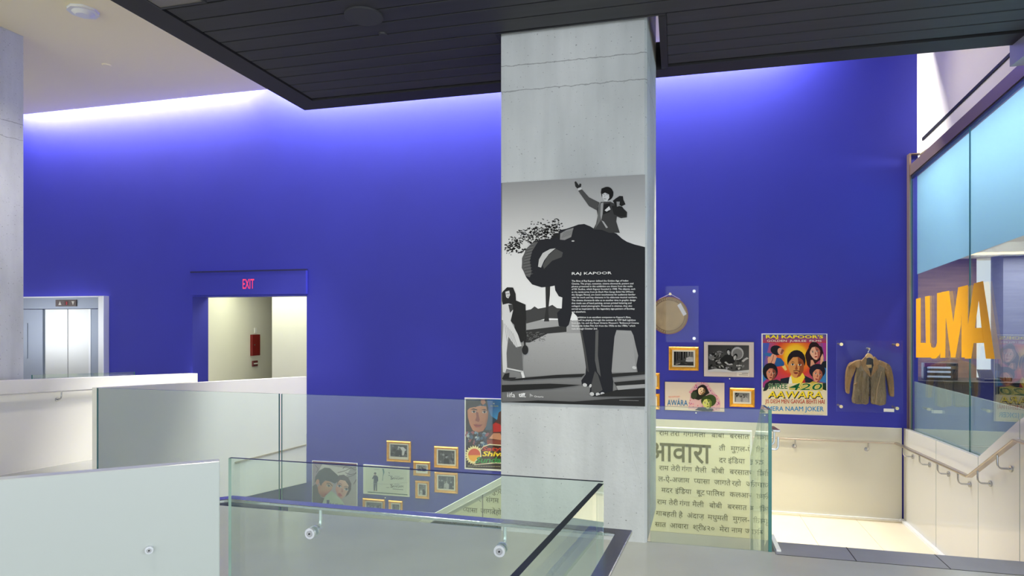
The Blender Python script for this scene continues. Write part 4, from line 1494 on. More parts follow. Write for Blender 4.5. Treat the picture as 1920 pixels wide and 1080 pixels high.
# lower white ground
a.poly([SH(*q_) for q_ in ((66, 745), (110, 735), (150, 690), (380, 650), (600, 640), (700, 690), (846, 735), (846, 1034), (66, 1016))], C(228, 218, 188))
a.poly([SH(*q_) for q_ in ((380, 690), (540, 640), (800, 640), (800, 735), (390, 725))], C(206, 190, 96))
ST_ = lambda s, x0_, y0_, x1_, y1_, col, off=0.0, sh=0.0, t=0.02: a.text(s, SH(x0_, y0_ ), SH(x1_, y0_ + (x1_ - x0_) * .004), SH(x1_, y1_ + (x1_ - x0_) * t), SH(x0_, y1_), col, off, sh)
ST_("RAJ KAPOOR'S", 103, 52, 808, 106, C(250, 226, 40), .03, 0, 0)
ST_('GOLDEN  JUBILEE  FILMS', 118, 112, 787, 144, C(238, 232, 222), .012, 0, 0)
ST_('SHREE', 133, 646, 371, 716, C(240, 232, 200), .035, 0, 0)
ST_('SHREE', 135, 648, 369, 714, C(30, 106, 62), .02, 0, 0)
ST_('420', 384, 640, 802, 734, C(236, 226, 150), .03, .2, 0)
ST_('420', 390, 645, 796, 730, C(20, 100, 58), .008, .2, 0)
ST_('AAWARA', 132, 744, 808, 832, C(24, 30, 40), .03, .1, .01)
ST_('AAWARA', 126, 740, 800, 820, C(246, 218, 40), .012, .1, .01)
ST_('JIS DESH MEN GANGA BEHTI HAI', 96, 842, 824, 904, C(60, 30, 26), .006, 0, .015)
ST_('JIS DESH MEN GANGA BEHTI HAI', 95, 841, 822, 902, C(204, 62, 34), 0, 0, .015)
ST_('MERA NAAM JOKER', 128, 928, 812, 1000, C(38, 136, 196), .01, 0, .012)
a.line([SH(560, 1022), SH(800, 1032)], .5, G(150))
a.build('printed_sheet', r)

# --- tall poster partly behind the column
ST2 = lambda x, y: (860 + x / 7.2, 740 + y / 7.2)
q0 = onY(871, 745.5, WY - .012); q1 = onY(871, 879.5, WY - .012)
x0, x1, z0, z1 = q0.x, q0.x + .78, q1.z, q0.z
r, YF = board('film_poster', x0, x1, z0, z1, 'tall poster of a large face over a sun emblem, cut off by the column', 'poster', .01, 'card')
a = Art(wall_cast(YF), NY)
a.poly([ST2(96, 62), ST2(760, 64), ST2(760, 1020), ST2(96, 985)], [C(52, 40, 36), C(60, 130, 190), C(60, 50, 50), C(40, 30, 26)])
a.poly([ST2(*p_) for p_ in ((390, 62), (760, 64), (760, 360), (520, 340), (440, 290), (400, 200))], [C(58, 90, 150), C(60, 140, 200), C(90, 170, 220), C(80, 160, 214), C(60, 120, 180), C(50, 80, 140)])
a.poly([ST2(*p_) for p_ in ((400, 200), (440, 290), (520, 340), (480, 470), (360, 480), (380, 300))], C(56, 76, 100))
# big face
a.poly([ST2(*p_) for p_ in ((118, 210), (150, 180), (300, 150), (385, 160), (402, 220), (395, 320), (370, 430), (330, 490), (250, 515), (190, 480), (150, 400), (125, 300))], [C(196, 130, 92), C(206, 140, 100), C(222, 160, 120), C(180, 120, 84), C(150, 92, 66), C(140, 84, 60), C(150, 90, 66), C(170, 104, 76), C(140, 80, 60), C(196, 124, 92), C(206, 136, 100), C(200, 130, 96)])
a.poly([ST2(*p_) for p_ in ((100, 200), (96, 70), (380, 66), (400, 180), (390, 240), (372, 150), (330, 100), (320, 160), (290, 130), (230, 170), (150, 160), (118, 215))], C(38, 28, 26))
a.poly([ST2(*p_) for p_ in ((300, 70), (350, 66), (365, 110), (330, 140), (300, 110))], C(176, 112, 80))
a.poly([ST2(*p_) for p_ in ((150, 205), (200, 185), (250, 200), (250, 212), (200, 202))], C(30, 20, 18))
a.poly([ST2(*p_) for p_ in ((300, 205), (350, 195), (392, 215), (350, 210))], C(30, 20, 18))
for ex_, ey_ in ((205, 230), (348, 234)):
    a.ell(ST2(ex_, ey_), 4.6, 2.1, C(214, 196, 184))
    a.ell(ST2(ex_ + 2, ey_), 2.1, 2.1, C(30, 22, 22))
    a.line([ST2(ex_ - 34, ey_ + 2), ST2(ex_, ey_ - 16), ST2(ex_ + 34, ey_ + 4)], .8, C(30, 20, 18))
a.poly([ST2(*p_) for p_ in ((235, 230), (262, 240), (285, 340), (270, 370), (222, 350), (240, 300))], C(140, 70, 50))
a.poly([ST2(*p_) for p_ in ((200, 405), (240, 395), (262, 402), (318, 405), (290, 440), (230, 442))], C(160, 74, 64))
a.line([ST2(200, 407), ST2(260, 418), ST2(318, 407)], .8, C(70, 30, 28))
q = random.Random(9)
for k in range(60):
    cx, cy = q.uniform(110, 400), q.uniform(500, 690)
    a.ell(ST2(cx, cy), q.uniform(1.5, 5), q.uniform(1.2, 4), q.choice([C(70, 90, 120), C(120, 140, 160), C(60, 60, 80), C(170, 176, 180), C(150, 80, 90), C(50, 56, 80)]), q.uniform(0, 3), 7)
# seated figure in red
a.poly([ST2(*p_) for p_ in ((380, 650), (390, 560), (450, 470), (470, 380), (520, 340), (540, 240), (600, 200), (760, 260), (760, 680), (400, 680))], C(92, 52, 46))
a.poly([ST2(*p_) for p_ in ((462, 400), (500, 375), (560, 400), (600, 470), (560, 500), (470, 505))], C(196, 44, 36))
a.poly([ST2(*p_) for p_ in ((410, 590), (470, 520), (560, 520), (600, 600), (560, 610))], C(206, 142, 110))
a.poly([ST2(*p_) for p_ in ((380, 610), (570, 610), (760, 620), (760, 690), (390, 690))], C(140, 62, 46))
# sun emblem and titles
pts = []
for k in range(44):
    t = 2 * math.pi * k / 44
    rr = 102 if k % 2 else 128
    pts.append(ST2(212 + rr * math.cos(t), 815 + rr * math.sin(t) * 1.05))
a.poly(pts, C(244, 226, 160))
a.ell(ST2(212, 815), 11.5, 12.2, C(240, 170, 40))
a.ell(ST2(212, 815), 11.5, 12.2, C(214, 84, 46), 0, 20, 180, 360)
a.poly([ST2(*p_) for p_ in ((290, 740), (340, 690), (420, 665), (760, 690), (760, 940), (500, 925), (210, 950), (225, 890), (300, 830))], C(240, 226, 190))
a.poly([ST2(*p_) for p_ in ((298, 745), (345, 700), (420, 678), (760, 702), (760, 930), (500, 912), (222, 940), (236, 895), (310, 835))], C(60, 34, 26))
a.text('Satyam', ST2(318, 700), ST2(740, 700), ST2(740, 775), ST2(310, 775), C(196, 60, 40), .03, .1)
a.text('Shivam', ST2(325, 762), ST2(740, 766), ST2(740, 832), ST2(318, 832), C(250, 216, 40), .03, .15)
a.text('Sundaram', ST2(240, 838), ST2(800, 838), ST2(800, 918), ST2(222, 922), C(50, 140, 66), .03, .15)
a.text('RK', ST2(466, 112), ST2(490, 112), ST2(490, 130), ST2(466, 130), C(220, 220, 210), .02)
a.text('R.K.FILMS', ST2(434, 145), ST2(536, 147), ST2(536, 162), ST2(434, 160), C(190, 190, 120), .01)
for yy, x_0, x_1 in ((962, 125, 740), (992, 200, 330)):
    for k in range(18):
        xx = x_0 + (x_1 - x_0) * k / 18
        a.line([ST2(xx, yy + k * .6), ST2(xx + (x_1 - x_0) / 22, yy + k * .6)], .8, C(190, 180, 140))
a.build('printed_sheet', r)

# --- poster with two leaning heads
BO = lambda x, y: (580 + x / 8.31, 855 + y / 8.31)
q0 = onY(585, 863.5, WY - .012); q1 = onY(670, 869, WY - .012)
x0, x1, z1 = q0.x, q1.x, q0.z
z0 = z1 - 1.06
r, YF = board('film_poster', x0, x1, z0, z1, 'muted violet poster with two painted heads leaning together, behind the handrail', 'poster', .01, 'card')
a = Art(wall_cast(YF), NY)
a.poly([BO(52, 80), BO(738, 120), BO(738, 1060), BO(52, 1000)], [C(146, 120, 140), C(150, 140, 150), C(190, 186, 180), C(160, 146, 150)])
a.poly([BO(52, 80), BO(738, 120), BO(738, 150), BO(52, 112)], C(120, 66, 96))
a.poly([BO(200, 130), BO(640, 200), BO(560, 330), BO(400, 300), BO(120, 280)], C(206, 196, 196))
for pts in (((520, 200), (560, 160), (640, 170)), ((440, 260), (560, 230), (640, 190), (730, 180)), ((560, 260), (640, 290), (735, 270)), ((600, 330), (690, 300), (735, 250)), ((90, 140), (140, 200), (110, 260)), ((690, 440), (730, 370)), ((640, 170), (700, 215), (735, 215))):
    a.line([BO(*p_) for p_ in pts], 1.1, C(70, 52, 62))
# man
a.poly([BO(*p_) for p_ in ((52, 470), (110, 430), (180, 640), (240, 660), (200, 740), (52, 760))], C(66, 52, 50))
a.poly([BO(*p_) for p_ in ((130, 480), (180, 400), (300, 380), (370, 450), (350, 520), (330, 545), (270, 600), (240, 640), (190, 640), (140, 560))], [C(190, 120, 84), C(200, 130, 92), C(196, 124, 88), C(210, 160, 116), C(206, 150, 110), C(180, 104, 80), C(176, 96, 76), C(160, 86, 66), C(150, 84, 64), C(186, 116, 84)])
a.poly([BO(*p_) for p_ in ((80, 420), (95, 320), (150, 230), (240, 180), (320, 190), (400, 260), (455, 310), (450, 390), (400, 430), (330, 400), (250, 380), (200, 430), (180, 470), (150, 400), (120, 380))], C(40, 34, 32))
a.ell(BO(128, 405), 3.2, 5.4, C(204, 130, 104), .2)
a.line([BO(268, 425), BO(320, 425), BO(360, 470)], 1.5, C(36, 26, 26))
a.ell(BO(300, 462), 4.6, 2.2, C(206, 190, 160), .35)
a.ell(BO(304, 462), 2.2, 2.2, C(60, 50, 40))
a.line([BO(262, 452), BO(300, 444), BO(334, 480)], .9, C(36, 26, 26))
a.poly([BO(*p_) for p_ in ((240, 590), (262, 580), (270, 600), (245, 615))], C(150, 60, 54))
# woman
a.poly([BO(*p_) for p_ in ((440, 370), (460, 300), (540, 290), (610, 340), (655, 430), (650, 520), (610, 600), (560, 640), (600, 540), (590, 420), (480, 370), (430, 440))], C(64, 36, 36))
a.poly([BO(*p_) for p_ in ((410, 520), (430, 430), (480, 370), (560, 385), (612, 460), (600, 550), (555, 630), (495, 668), (440, 620))], [C(206, 130, 112), C(214, 150, 130), C(222, 170, 150), C(226, 180, 160), C(220, 176, 156), C(214, 168, 150), C(206, 160, 140), C(200, 140, 124), C(190, 110, 100)])
for ex_, ey_, an in ((470, 468, .3), (578, 518, .25)):
    a.ell(BO(ex_, ey_), 4.4, 2.2, C(214, 206, 206), an)
    a.ell(BO(ex_, ey_), 2.1, 2.1, C(50, 54, 80))
    a.line([BO(ex_ - 36, ey_ - 12), BO(ex_, ey_ - 22), BO(ex_ + 36, ey_ + 6)], 1.0, C(44, 26, 30))
    a.line([BO(ex_ - 40, ey_ - 40), BO(ex_, ey_ - 46), BO(ex_ + 38, ey_ - 24)], 1.0, C(60, 32, 32))
a.poly([BO(*p_) for p_ in ((508, 490), (530, 550), (520, 570), (494, 560))], C(180, 110, 100))
a.poly([BO(*p_) for p_ in ((448, 580), (478, 575), (518, 620), (480, 636), (452, 612))], C(176, 56, 62))
# pale shoulder
a.poly([BO(*p_) for p_ in ((200, 745), (250, 620), (340, 545), (400, 580), (440, 630), (490, 670), (540, 740), (560, 800), (200, 800))], [C(170, 186, 160)] * 4 + [C(190, 204, 180)] * 5)
a.poly([BO(272, 684), BO(314, 684), BO(314, 755), BO(272, 750)], C(26, 40, 90))
a.text('R.K.FILMS', BO(322, 728), BO(530, 752), BO(530, 776), BO(322, 755), C(60, 70, 100), .012)
a.poly([BO(52, 800), BO(738, 845), BO(738, 1060), BO(52, 1000)], C(214, 216, 190))
a.text('BOBBY', BO(190, 838), BO(610, 872), BO(610, 960), BO(190, 930), C(190, 44, 40), .04)
a.build('printed_sheet', r)

# --- pale card with standing figure
x0, x1, z0, z1 = rect(681, 871, 767.5, 932, WY - .02)
r, YF = board('title_showcard', x0, x1, z0, z1, 'pale showcard with a small standing figure and SANGAM twice', 'showcard', .02, 'card')
a = Art(wall_cast(YF), NY)
BO2 = BO
a.poly([BO(845, 165), BO(1556, 205), BO(1553, 636), BO(845, 585)], C(228, 230, 208))
a.poly([BO(880, 180), BO(1525, 218), BO(1522, 600), BO(880, 555)], C(216, 220, 200))
a.poly([BO(908, 553), BO(1530, 598), BO(1530, 612), BO(908, 567)], C(40, 84, 60))
a.poly([BO(*p_) for p_ in ((1135, 195), (1160, 200), (1170, 250), (1150, 320), (1145, 385), (1135, 385), (1145, 300), (1150, 260))], C(80, 130, 130))
a.text('RAJ KAPOOR', BO(1010, 200), BO(1088, 206), BO(1088, 220), BO(1010, 214), C(80, 96, 100), .01)
sk = C(42, 50, 74)
a.poly([BO(*p_) for p_ in ((1003, 300), (1050, 302), (1070, 330), (1074, 390), (1060, 400), (1056, 470), (1054, 535), (1036, 535), (1034, 430), (1024, 535), (1004, 535), (1000, 420), (1004, 350), (985, 360), (975, 345), (990, 330))], sk)
a.ell(BO(1025, 278), 2.2, 2.8, C(170, 140, 120))
a.ell(BO(1025, 270), 2.4, 1.9, C(40, 40, 44))
a.ell(BO(1014, 540), 2, .7, C(170, 140, 60))
a.ell(BO(1046, 541), 2, .7, C(170, 140, 60))
for yy in (320, 445):
    a.text('SANGAM', BO(1275, yy + 8), BO(1462, yy + 14), BO(1462, yy + 48), BO(1275, yy + 44), C(66, 74, 72), .01)
    a.text('S', BO(1262, yy - 12), BO(1300, yy - 10), BO(1300, yy + 48), BO(1262, yy + 46), C(66, 74, 72), .01)
    a.line([BO(1322, yy - 6), BO(1408, yy - 2)], .8, C(140, 146, 140))
a.line([BO(1300, 512), BO(1462, 524)], 1.2, C(110, 116, 112))
a.line([BO(1232, 300), BO(1262, 302)], 1.0, C(60, 80, 90))
a.line([BO(1238, 250), BO(1250, 275)], 1.2, C(90, 110, 110))
a.line([BO(1200, 490), BO(1245, 492)], 1.0, C(120, 130, 120))
a.line([BO(960, 425), BO(1240, 440), BO(1525, 412)], .5, C(160, 166, 150))
a.build('printed_card', r)

# small pins under the cards
for px, py, lb in ((1368, 710, 'tiny white pin under the pale-matted still'), (1305, 774, 'tiny white pin under the blue-titled showcard'), (723, 933, 'tiny white pin under the SANGAM showcard')):
    c = onY(px, py, WY)
    tag(MB().cyl(c, (0, -1, 0), .008, .02, 12).build('wall_pin', MT['plastic']), lb, 'pin', 'pins under the cards')

# --- big monochrome photo panel on the column
E_ = lambda x, y: (920 + x / 4.5, 320 + y / 4.5)
EYF = 4.71 - .006
q0 = onY(941, 343, EYF); q1 = onY(1209, 328, EYF); q2 = onY(941, 753.5, EYF)
x0, x1 = c_fl.x + .003, c_fr.x - ch - .001
r = empty('photo_panel', ((x0 + x1) / 2, 4.708, q2.z), 'tall black-and-white photo panel of an elephant and rider on the column', 'photo panel')
MB().box((x0, EYF, q2.z), (x1, 4.7095, q0.z)).build('backing_board', MT['darkframe'], r)
a = Art(wall_cast(EYF), NY)
a.poly([E_(95, 103), E_(1303, 33), E_(1303, 700), E_(95, 700)], [G(150), G(158), G(206), G(204)])
a.poly([E_(95, 700), E_(1303, 700), E_(1303, 1300), E_(95, 1300)], [G(204), G(206), G(222), G(220)])
a.poly([E_(95, 1260), E_(1303, 1260), E_(1303, 1990), E_(95, 1953)], [G(150), G(150), G(104), G(100)])
a.poly([E_(300, 1370), E_(760, 1370), E_(830, 1720), E_(260, 1740)], [G(160), G(165), G(140), G(132)])
a.poly([E_(1050, 1380), E_(1190, 1380), E_(1230, 1700), E_(1020, 1700)], G(142))
a.poly([E_(*p_) for p_ in ((290, 1180), (340, 1170), (370, 1145), (400, 1165), (480, 1150), (520, 1132), (560, 1160), (620, 1165), (640, 1250), (480, 1245), (300, 1290))], G(62))
a.poly([E_(*p_) for p_ in ((300, 1290), (480, 1262), (600, 1262), (600, 1300), (300, 1345))], G(150))
a.poly([E_(*p_) for p_ in ((300, 1345), (600, 1310), (640, 1320), (640, 1360), (480, 1375), (330, 1450), (290, 1450))], G(48))
q = random.Random(21)
a.k += a.EPS
for k in range(70):
    a.ell(E_(q.uniform(300, 470), q.uniform(1360, 1440)), q.uniform(.6, 2.0), q.uniform(.4, 1.0), G(100), 0, 6, same=True)
a.poly([E_(*p_) for p_ in ((462, 960), (503, 960), (500, 1050), (486, 1180), (494, 1272), (450, 1272), (466, 1170))], G(44))
# tree
a.k += a.EPS
for k in range(520):
    t = q.random()
    cx = 150 + 430 * t + q.gauss(0, 34)
    cy = 690 - 215 * t ** .7 + q.gauss(0, 42) * (0.7 + .5 * math.sin(t * 3.1))
    if cx < 118 or math.hypot(cx - 292, cy - 625) < 34:
        continue
    a.ell(E_(cx, cy), q.uniform(.8, 2.8), q.uniform(.5, 1.6), G(52), q.uniform(-.6, .6), 7, same=True)
for pts in (((270, 690), (300, 640), (330, 560), (400, 520)), ((300, 640), (240, 600), (180, 660)), ((330, 560), (290, 520), (220, 520)), ((300, 690), (330, 640), (430, 560), (520, 510)), ((400, 520), (500, 480), (560, 450))):
    a.line([E_(*p_) for p_ in pts], 1.3, G(42))
a.ell(E_(292, 625), 5, 7, G(196), .3)
# elephant
EL = [(590, 500), (640, 490), (700, 470), (740, 455), (790, 450), (840, 470), (880, 495), (960, 500), (1060, 530), (1110, 575), (1150, 600), (1210, 622), (1303, 645), (1303, 1700), (1240, 1700), (1230, 1640), (1245, 1560), (1225, 1480), (1205, 1390), (1185, 1350), (1062, 1345), (1045, 1400), (1030, 1560), (1020, 1690), (1035, 1780), (1030, 1880), (970, 1905), (860, 1905), (835, 1880), (840, 1830), (850, 1800), (820, 1822), (770, 1812), (765, 1770), (800, 1720), (805, 1660), (790, 1550), (770, 1420), (745, 1300), (730, 1230), (690, 1190), (660, 1300), (640, 1320), (575, 1310), (560, 1200), (600, 1160), (605, 1070), (575, 1060), (545, 1010), (540, 970), (500, 978), (430, 985), (350, 960), (300, 900), (265, 820), (265, 740), (300, 660), (360, 600), (430, 580), (520, 575), (560, 540)]
a.poly([E_(*p_) for p_ in EL], C(32, 33, 38))
a.poly([E_(*p_) for p_ in ((400, 810), (408, 750), (440, 695), (500, 662), (548, 655), (490, 705), (450, 760), (425, 818))], G(180))
a.poly([E_(*p_) for p_ in ((440, 800), (480, 720), (550, 660), (610, 690), (600, 730), (520, 760), (450, 830))], G(70))
a.poly([E_(*p_) for p_ in ((262, 820), (268, 730), (305, 655), (355, 605), (400, 600), (350, 680), (330, 760), (345, 860), (330, 900), (300, 890))], G(84))
for k in range(22):
    yy = 620 + k * 12.5
    a.line([E_(275 + abs(k - 14) * 3.0, yy), E_(335 + abs(k - 12) * 2.5, yy - 14)], .5, G(118 if k % 2 else 46))
a.poly([E_(*p_) for p_ in ((585, 582), (588, 530), (640, 500), (700, 482), (690, 520), (680, 560), (625, 586))], G(128))
for k in range(8):
    a.line([E_(600 + k * 11, 570 - k * 4), E_(625 + k * 10, 515 - k * 2)], .5, G(80))
a.ell(E_(695, 594), 2.8, 1.2, G(190))
a.poly([E_(*p_) for p_ in ((505, 580), (530, 540), (560, 525), (585, 550), (580, 590), (560, 545), (525, 575))], G(34))
a.poly([E_(*p_) for p_ in ((885, 1350), (910, 1345), (905, 1560), (930, 1740), (900, 1700), (880, 1600))], G(84))
a.poly([E_(*p_) for p_ in ((735, 1240), (760, 1300), (800, 1500), (830, 1700), (815, 1690), (770, 1430))], G(66))
a.poly([E_(*p_) for p_ in ((850, 1800), (880, 1690), (905, 1720), (945, 1850), (900, 1880), (850, 1870))], G(72))
for cx, cy in ((795, 1808), (842, 1815), (855, 1884), (905, 1888), (945, 1884)):
    a.ell(E_(cx, cy), 4.2 if cx != 842 else 2.2, 3.4, G(186), .3)
a.ell(E_(1212, 1662), 4.2, 2.8, G(182), .3)
# rider
a.poly([E_(*p_) for p_ in ((735, 165), (768, 155), (830, 225), (920, 270), (895, 335), (830, 300), (770, 215))], G(74))
a.poly([E_(*p_) for p_ in ((708, 96), (720, 90), (745, 125), (752, 108), (766, 114), (760, 150), (740, 160), (716, 135))], G(40))
a.poly([E_(*p_) for p_ in ((735, 150), (762, 140), (770, 158), (738, 170))], G(196))
a.poly([E_(*p_) for p_ in ((895, 330), (930, 265), (1010, 262), (1110, 310), (1152, 350), (1150, 395), (1100, 402), (1066, 388), (1060, 430), (1090, 525), (1000, 525), (940, 500), (865, 496), (890, 450), (905, 380))], G(58))
a.poly([E_(*p_) for p_ in ((910, 300), (940, 268), (930, 420), (880, 492), (900, 430), (905, 370))], G(98))
a.poly([E_(*p_) for p_ in ((930, 275), (952, 270), (944, 370), (934, 420), (926, 380))], G(150))
a.poly([E_(*p_) for p_ in ((955, 285), (1010, 275), (1005, 350), (950, 370))], G(26))
a.poly([E_(*p_) for p_ in ((962, 335), (1000, 300), (1012, 328), (978, 346))], G(206))
a.poly([E_(*p_) for p_ in ((935, 420), (955, 430), (990, 480), (975, 486))], G(160))
a.poly([E_(*p_) for p_ in ((1020, 300), (1060, 290), (1110, 305), (1145, 350), (1140, 390), (1090, 390), (1040, 370))], G(34))
a.poly([E_(*p_) for p_ in ((1030, 255), (1060, 232), (1088, 214), (1116, 216), (1120, 245), (1138, 285), (1105, 302), (1085, 290), (1060, 310))], G(28))
a.poly([E_(*p_) for p_ in ((1062, 262), (1090, 262), (1086, 300), (1066, 305))], G(140))
a.ell(E_(985, 195), 11.4, 13, G(24))
a.poly([E_(*p_) for p_ in ((942, 190), (960, 182), (998, 196), (1002, 230), (980, 262), (955, 252), (942, 225))], G(200))
a.poly([E_(*p_) for p_ in ((930, 190), (935, 152), (972, 138), (1012, 146), (1036, 180), (1034, 215), (1012, 245), (1004, 205), (965, 186), (940, 200))], G(22))
a.line([E_(948, 200), E_(962, 200)], .7, G(30))
a.line([E_(974, 203), E_(990, 204)], .7, G(30))
a.line([E_(966, 205), E_(962, 222)], .6, G(110))
a.line([E_(954, 238), E_(976, 240)], .9, G(60))
# woman with veil
a.poly([E_(*p_) for p_ in ((108, 1015), (140, 984), (190, 986), (212, 1040), (215, 1095), (296, 1130), (298, 1270), (300, 1420), (262, 1450), (215, 1420), (200, 1300), (150, 1250), (110, 1160), (97, 1100), (97, 1030))], G(34))
a.poly([E_(*p_) for p_ in ((125, 1022), (158, 1012), (165, 1050), (150, 1078), (132, 1068))], G(190))
a.line([E_(130, 1040), E_(158, 1038)], .9, G(50))
a.line([E_(140, 1062), E_(154, 1060)], .8, G(70))
a.poly([E_(*p_) for p_ in ((105, 1130), (150, 1120), (185, 1130), (190, 1180), (170, 1265), (232, 1385), (262, 1480), (278, 1700), (240, 1695), (135, 1672), (125, 1705), (105, 1700), (97, 1480), (110, 1300), (97, 1200))], G(196))
a.poly([E_(*p_) for p_ in ((150, 1130), (188, 1130), (192, 1170), (165, 1200))], G(60))
a.poly([E_(*p_) for p_ in ((150, 1400), (215, 1490), (262, 1480), (276, 1690), (140, 1662), (135, 1540))], G(92))
for k in range(6):
    a.line([E_(120 + k * 14, 1290 + k * 16), E_(140 + k * 18, 1440 + k * 12)], .6, G(120))
a.poly([E_(*p_) for p_ in ((97, 1755), (120, 1712), (160, 1705), (155, 1745), (220, 1745), (205, 1755), (110, 1765))], G(36))
a.poly([E_(*p_) for p_ in ((255, 1700), (278, 1700), (295, 1760), (275, 1768))], G(210))
a.ell(E_(292, 1512), 6.0, 9.0, G(38))
a.line([E_(285, 1400), E_(290, 1480)], 3.0, G(36))
# shadows on the road
for pts, g in ((((97, 1770), (300, 1745), (560, 1722), (800, 1712), (770, 1740), (500, 1752), (300, 1764), (180, 1772)), 36),
               (((95, 1808), (500, 1796), (770, 1808), (520, 1838), (300, 1850), (95, 1868)), 36),
               (((1020, 1712), (1303, 1695), (1303, 1718), (1030, 1742)), 38),
               (((1040, 1785), (1303, 1762), (1303, 1800), (1060, 1815)), 38),
               (((870, 1905), (1060, 1850), (1303, 1835), (1303, 1905)), 38),
               (((1060, 1815), (1300, 1800), (1303, 1830), (1075, 1850)), 150),
               (((95, 1955), (400, 1938), (700, 1948), (1000, 1925), (1303, 1912), (1303, 1988), (95, 1951)), 40)):
    a.poly([E_(*p_) for p_ in pts], G(g))
a.k += a.EPS
for k in range(90):
    a.ell(E_(q.uniform(320, 760), q.uniform(1450, 1700)), q.uniform(.3, 1.2), .2, G(118), 0, 5, same=True)
# wall text
W_ = C(232, 232, 232)
a.text('RAJ KAPOOR', E_(686, 858), E_(1021, 852), E_(1021, 880), E_(686, 886), W_, .004)
lines = ["The films of Raj Kapoor defined the Golden Age of Indian", "Cinema. The props, costumes, cinema showcards, posters and", "photos presented in this exhibition are drawn from the vaults",
         "of RK Studios, which Kapoor founded in 1948. The objects, such", "as the tambourine from Jis Desh Men Ganga Behti Hai (Where", "the Ganges Flows), are iconic touchstones for audiences familiar",
         "with his work and key elements in his elaborate musical numbers.", "The cinema showcards take us to another time in graphic design", "that made use of hand painting, screen printed lettering and",
         "collaged, tinted photographs. Presented in cinemas, they also", "served as inspiration for the legendary sign-painters of Bombay", "and elsewhere."]
wid = [1162, 1204, 1198, 1220, 1205, 1222, 1236, 1224, 1188, 1194, 1216, 804]
yb = [938, 961, 984, 1007, 1031, 1054, 1077, 1101, 1125, 1149, 1173, 1198]
lines2 = ["This exhibition is an excellent companion to Kapoor's films,", "which will be playing through the summer at TIFF Bell Lightbox", "from July 1st, and the Royal Ontario Museum's \"Bollywood Cinema",
          "Showcards: Indian Film Art from the 1950s to the 1980s,\" which", "runs through October 2nd."]
wid += [1183, 1224, 1250, 1220, 902]
yb += [1244, 1268, 1292, 1316, 1340]
for s, xe_, yy in zip(lines + lines2, wid, yb):
    t = (1100 - yy) * .012
    a.textbase(s, E_(684, yy), E_(xe_, yy - 2 * (1400 - yy) / 400), 4.6, W_, .004, .12 if s.startswith('the Ganges') else 0.0, width=(xe_ - 684) / 4.5)
a.text('iifa', E_(141, 1870), E_(208, 1872), E_(208, 1912), E_(141, 1910), W_, 0)
a.text('tiff.', E_(238, 1873), E_(299, 1876), E_(299, 1912), E_(238, 1909), W_, .03)
for k in range(4):
    a.poly([E_(332 + k * 9, 1880 + k * 6), E_(340 + k * 9, 1884 + k * 6), E_(332 + k * 9, 1916 - k * 5)], G(190))
a.text('Ontario', E_(370, 1896), E_(447, 1900), E_(447, 1914), E_(370, 1911), W_, 0)
a.line([E_(1085, 1936), E_(1250, 1940)], .6, G(150))
a.build('photographic_print', r)

# ================================================================== TAMBOURINE CASE
dc = onY(1254, 591.5, WY - .10)
rr = (onY(1290.5, 591.5, WY - .10).x - dc.x)
tb = empty('tambourine', dc, 'round tan drum hung on a cord inside the left clear case', 'tambourine')
MB().cyl((dc.x, WY - .05, dc.z), (0, -1, 0), rr, .05, 56).build('rim', MT['drumrim'], tb)
MB().cyl((dc.x, WY - .1, dc.z), (0, -1, 0), rr * .985, .003, 56).build('drum_skin', MT['skinmark'], tb)
MB().cyl((dc.x, WY - .103, dc.z), (0, -1, 0), rr * .80, .0012, 56).build('drum_face', MT['skin'], tb)
mb = MB()
for k in range(48):
    t = 2 * math.pi * k / 48
    c = Vector((dc.x + rr * .89 * math.cos(t), WY - .1035, dc.z + rr * .89 * math.sin(t)))
    mb.cyl(c, (0, -1, 0), rr * .034, .0006, 6)
mb.build('border_marks', MT['skin'], tb)
v = [onY(x, y, WY - .106) for x, y in ((1270, 572.5), (1276, 568), (1287.5, 589), (1281.5, 592.5))]
MB().prism(v, (0, .002, 0)).build('label', MT['card'], tb)
pn = onY(1256.5, 551, WY - .10)
MB().tube([(pn.x, WY - .08, pn.z), (dc.x - .12, WY - .08, dc.z + rr * .88)], .002, 6).tube([(pn.x, WY - .08, pn.z), (dc.x + .14, WY - .08, dc.z + rr * .86)], .002, 6).build('cord', MT['card'], tb)
tag(MB().cyl((pn.x, WY, pn.z), (0, -1, 0), .016, .10, 16).build('hanging_peg', MT['brass']), 'brass peg holding the drum cord', 'peg')


def acrylic_case(px0, py0, px1, py1, pins, label, dep=.15, pinm='brass', group='clear display covers'):
    Y = WY - dep
    x0, x1, z0, z1 = rect(px0, py0, px1, py1, Y)
    r = empty('display_cover', ((x0 + x1) / 2, WY, z0), label, 'display cover', group)
    mb = MB()
    mb.mesh([(x0, Y, z0), (x1, Y, z0), (x1, Y, z1), (x0, Y, z1), (x0, Y - .006, z0), (x1, Y - .006, z0), (x1, Y - .006, z1), (x0, Y - .006, z1)],
            [(0, 1, 2, 3), (7, 6, 5, 4)], 0)
    mb.mesh([(x0, Y, z0), (x1, Y, z0), (x1, Y, z1), (x0, Y, z1), (x0, Y - .006, z0), (x1, Y - .006, z0), (x1, Y - .006, z1), (x0, Y - .006, z1)],
            [(0, 4, 5, 1), (1, 5, 6, 2), (2, 6, 7, 3), (3, 7, 4, 0)], 1)
    mb.build('cover_sheet', [MT['acrylic'], MT['silver'] if False else acr_edge], r)
    for px, py in pins:
        c = onY(px, py, Y)
        s = MB().cyl((c.x, WY - .002, c.z), (0, -1, 0), .012, dep - .003, 14)
        s.cyl((c.x, Y - .006, c.z), (0, -1, 0), .019, .012, 20)
        s.build('standoff', MT[pinm], r)
    return r


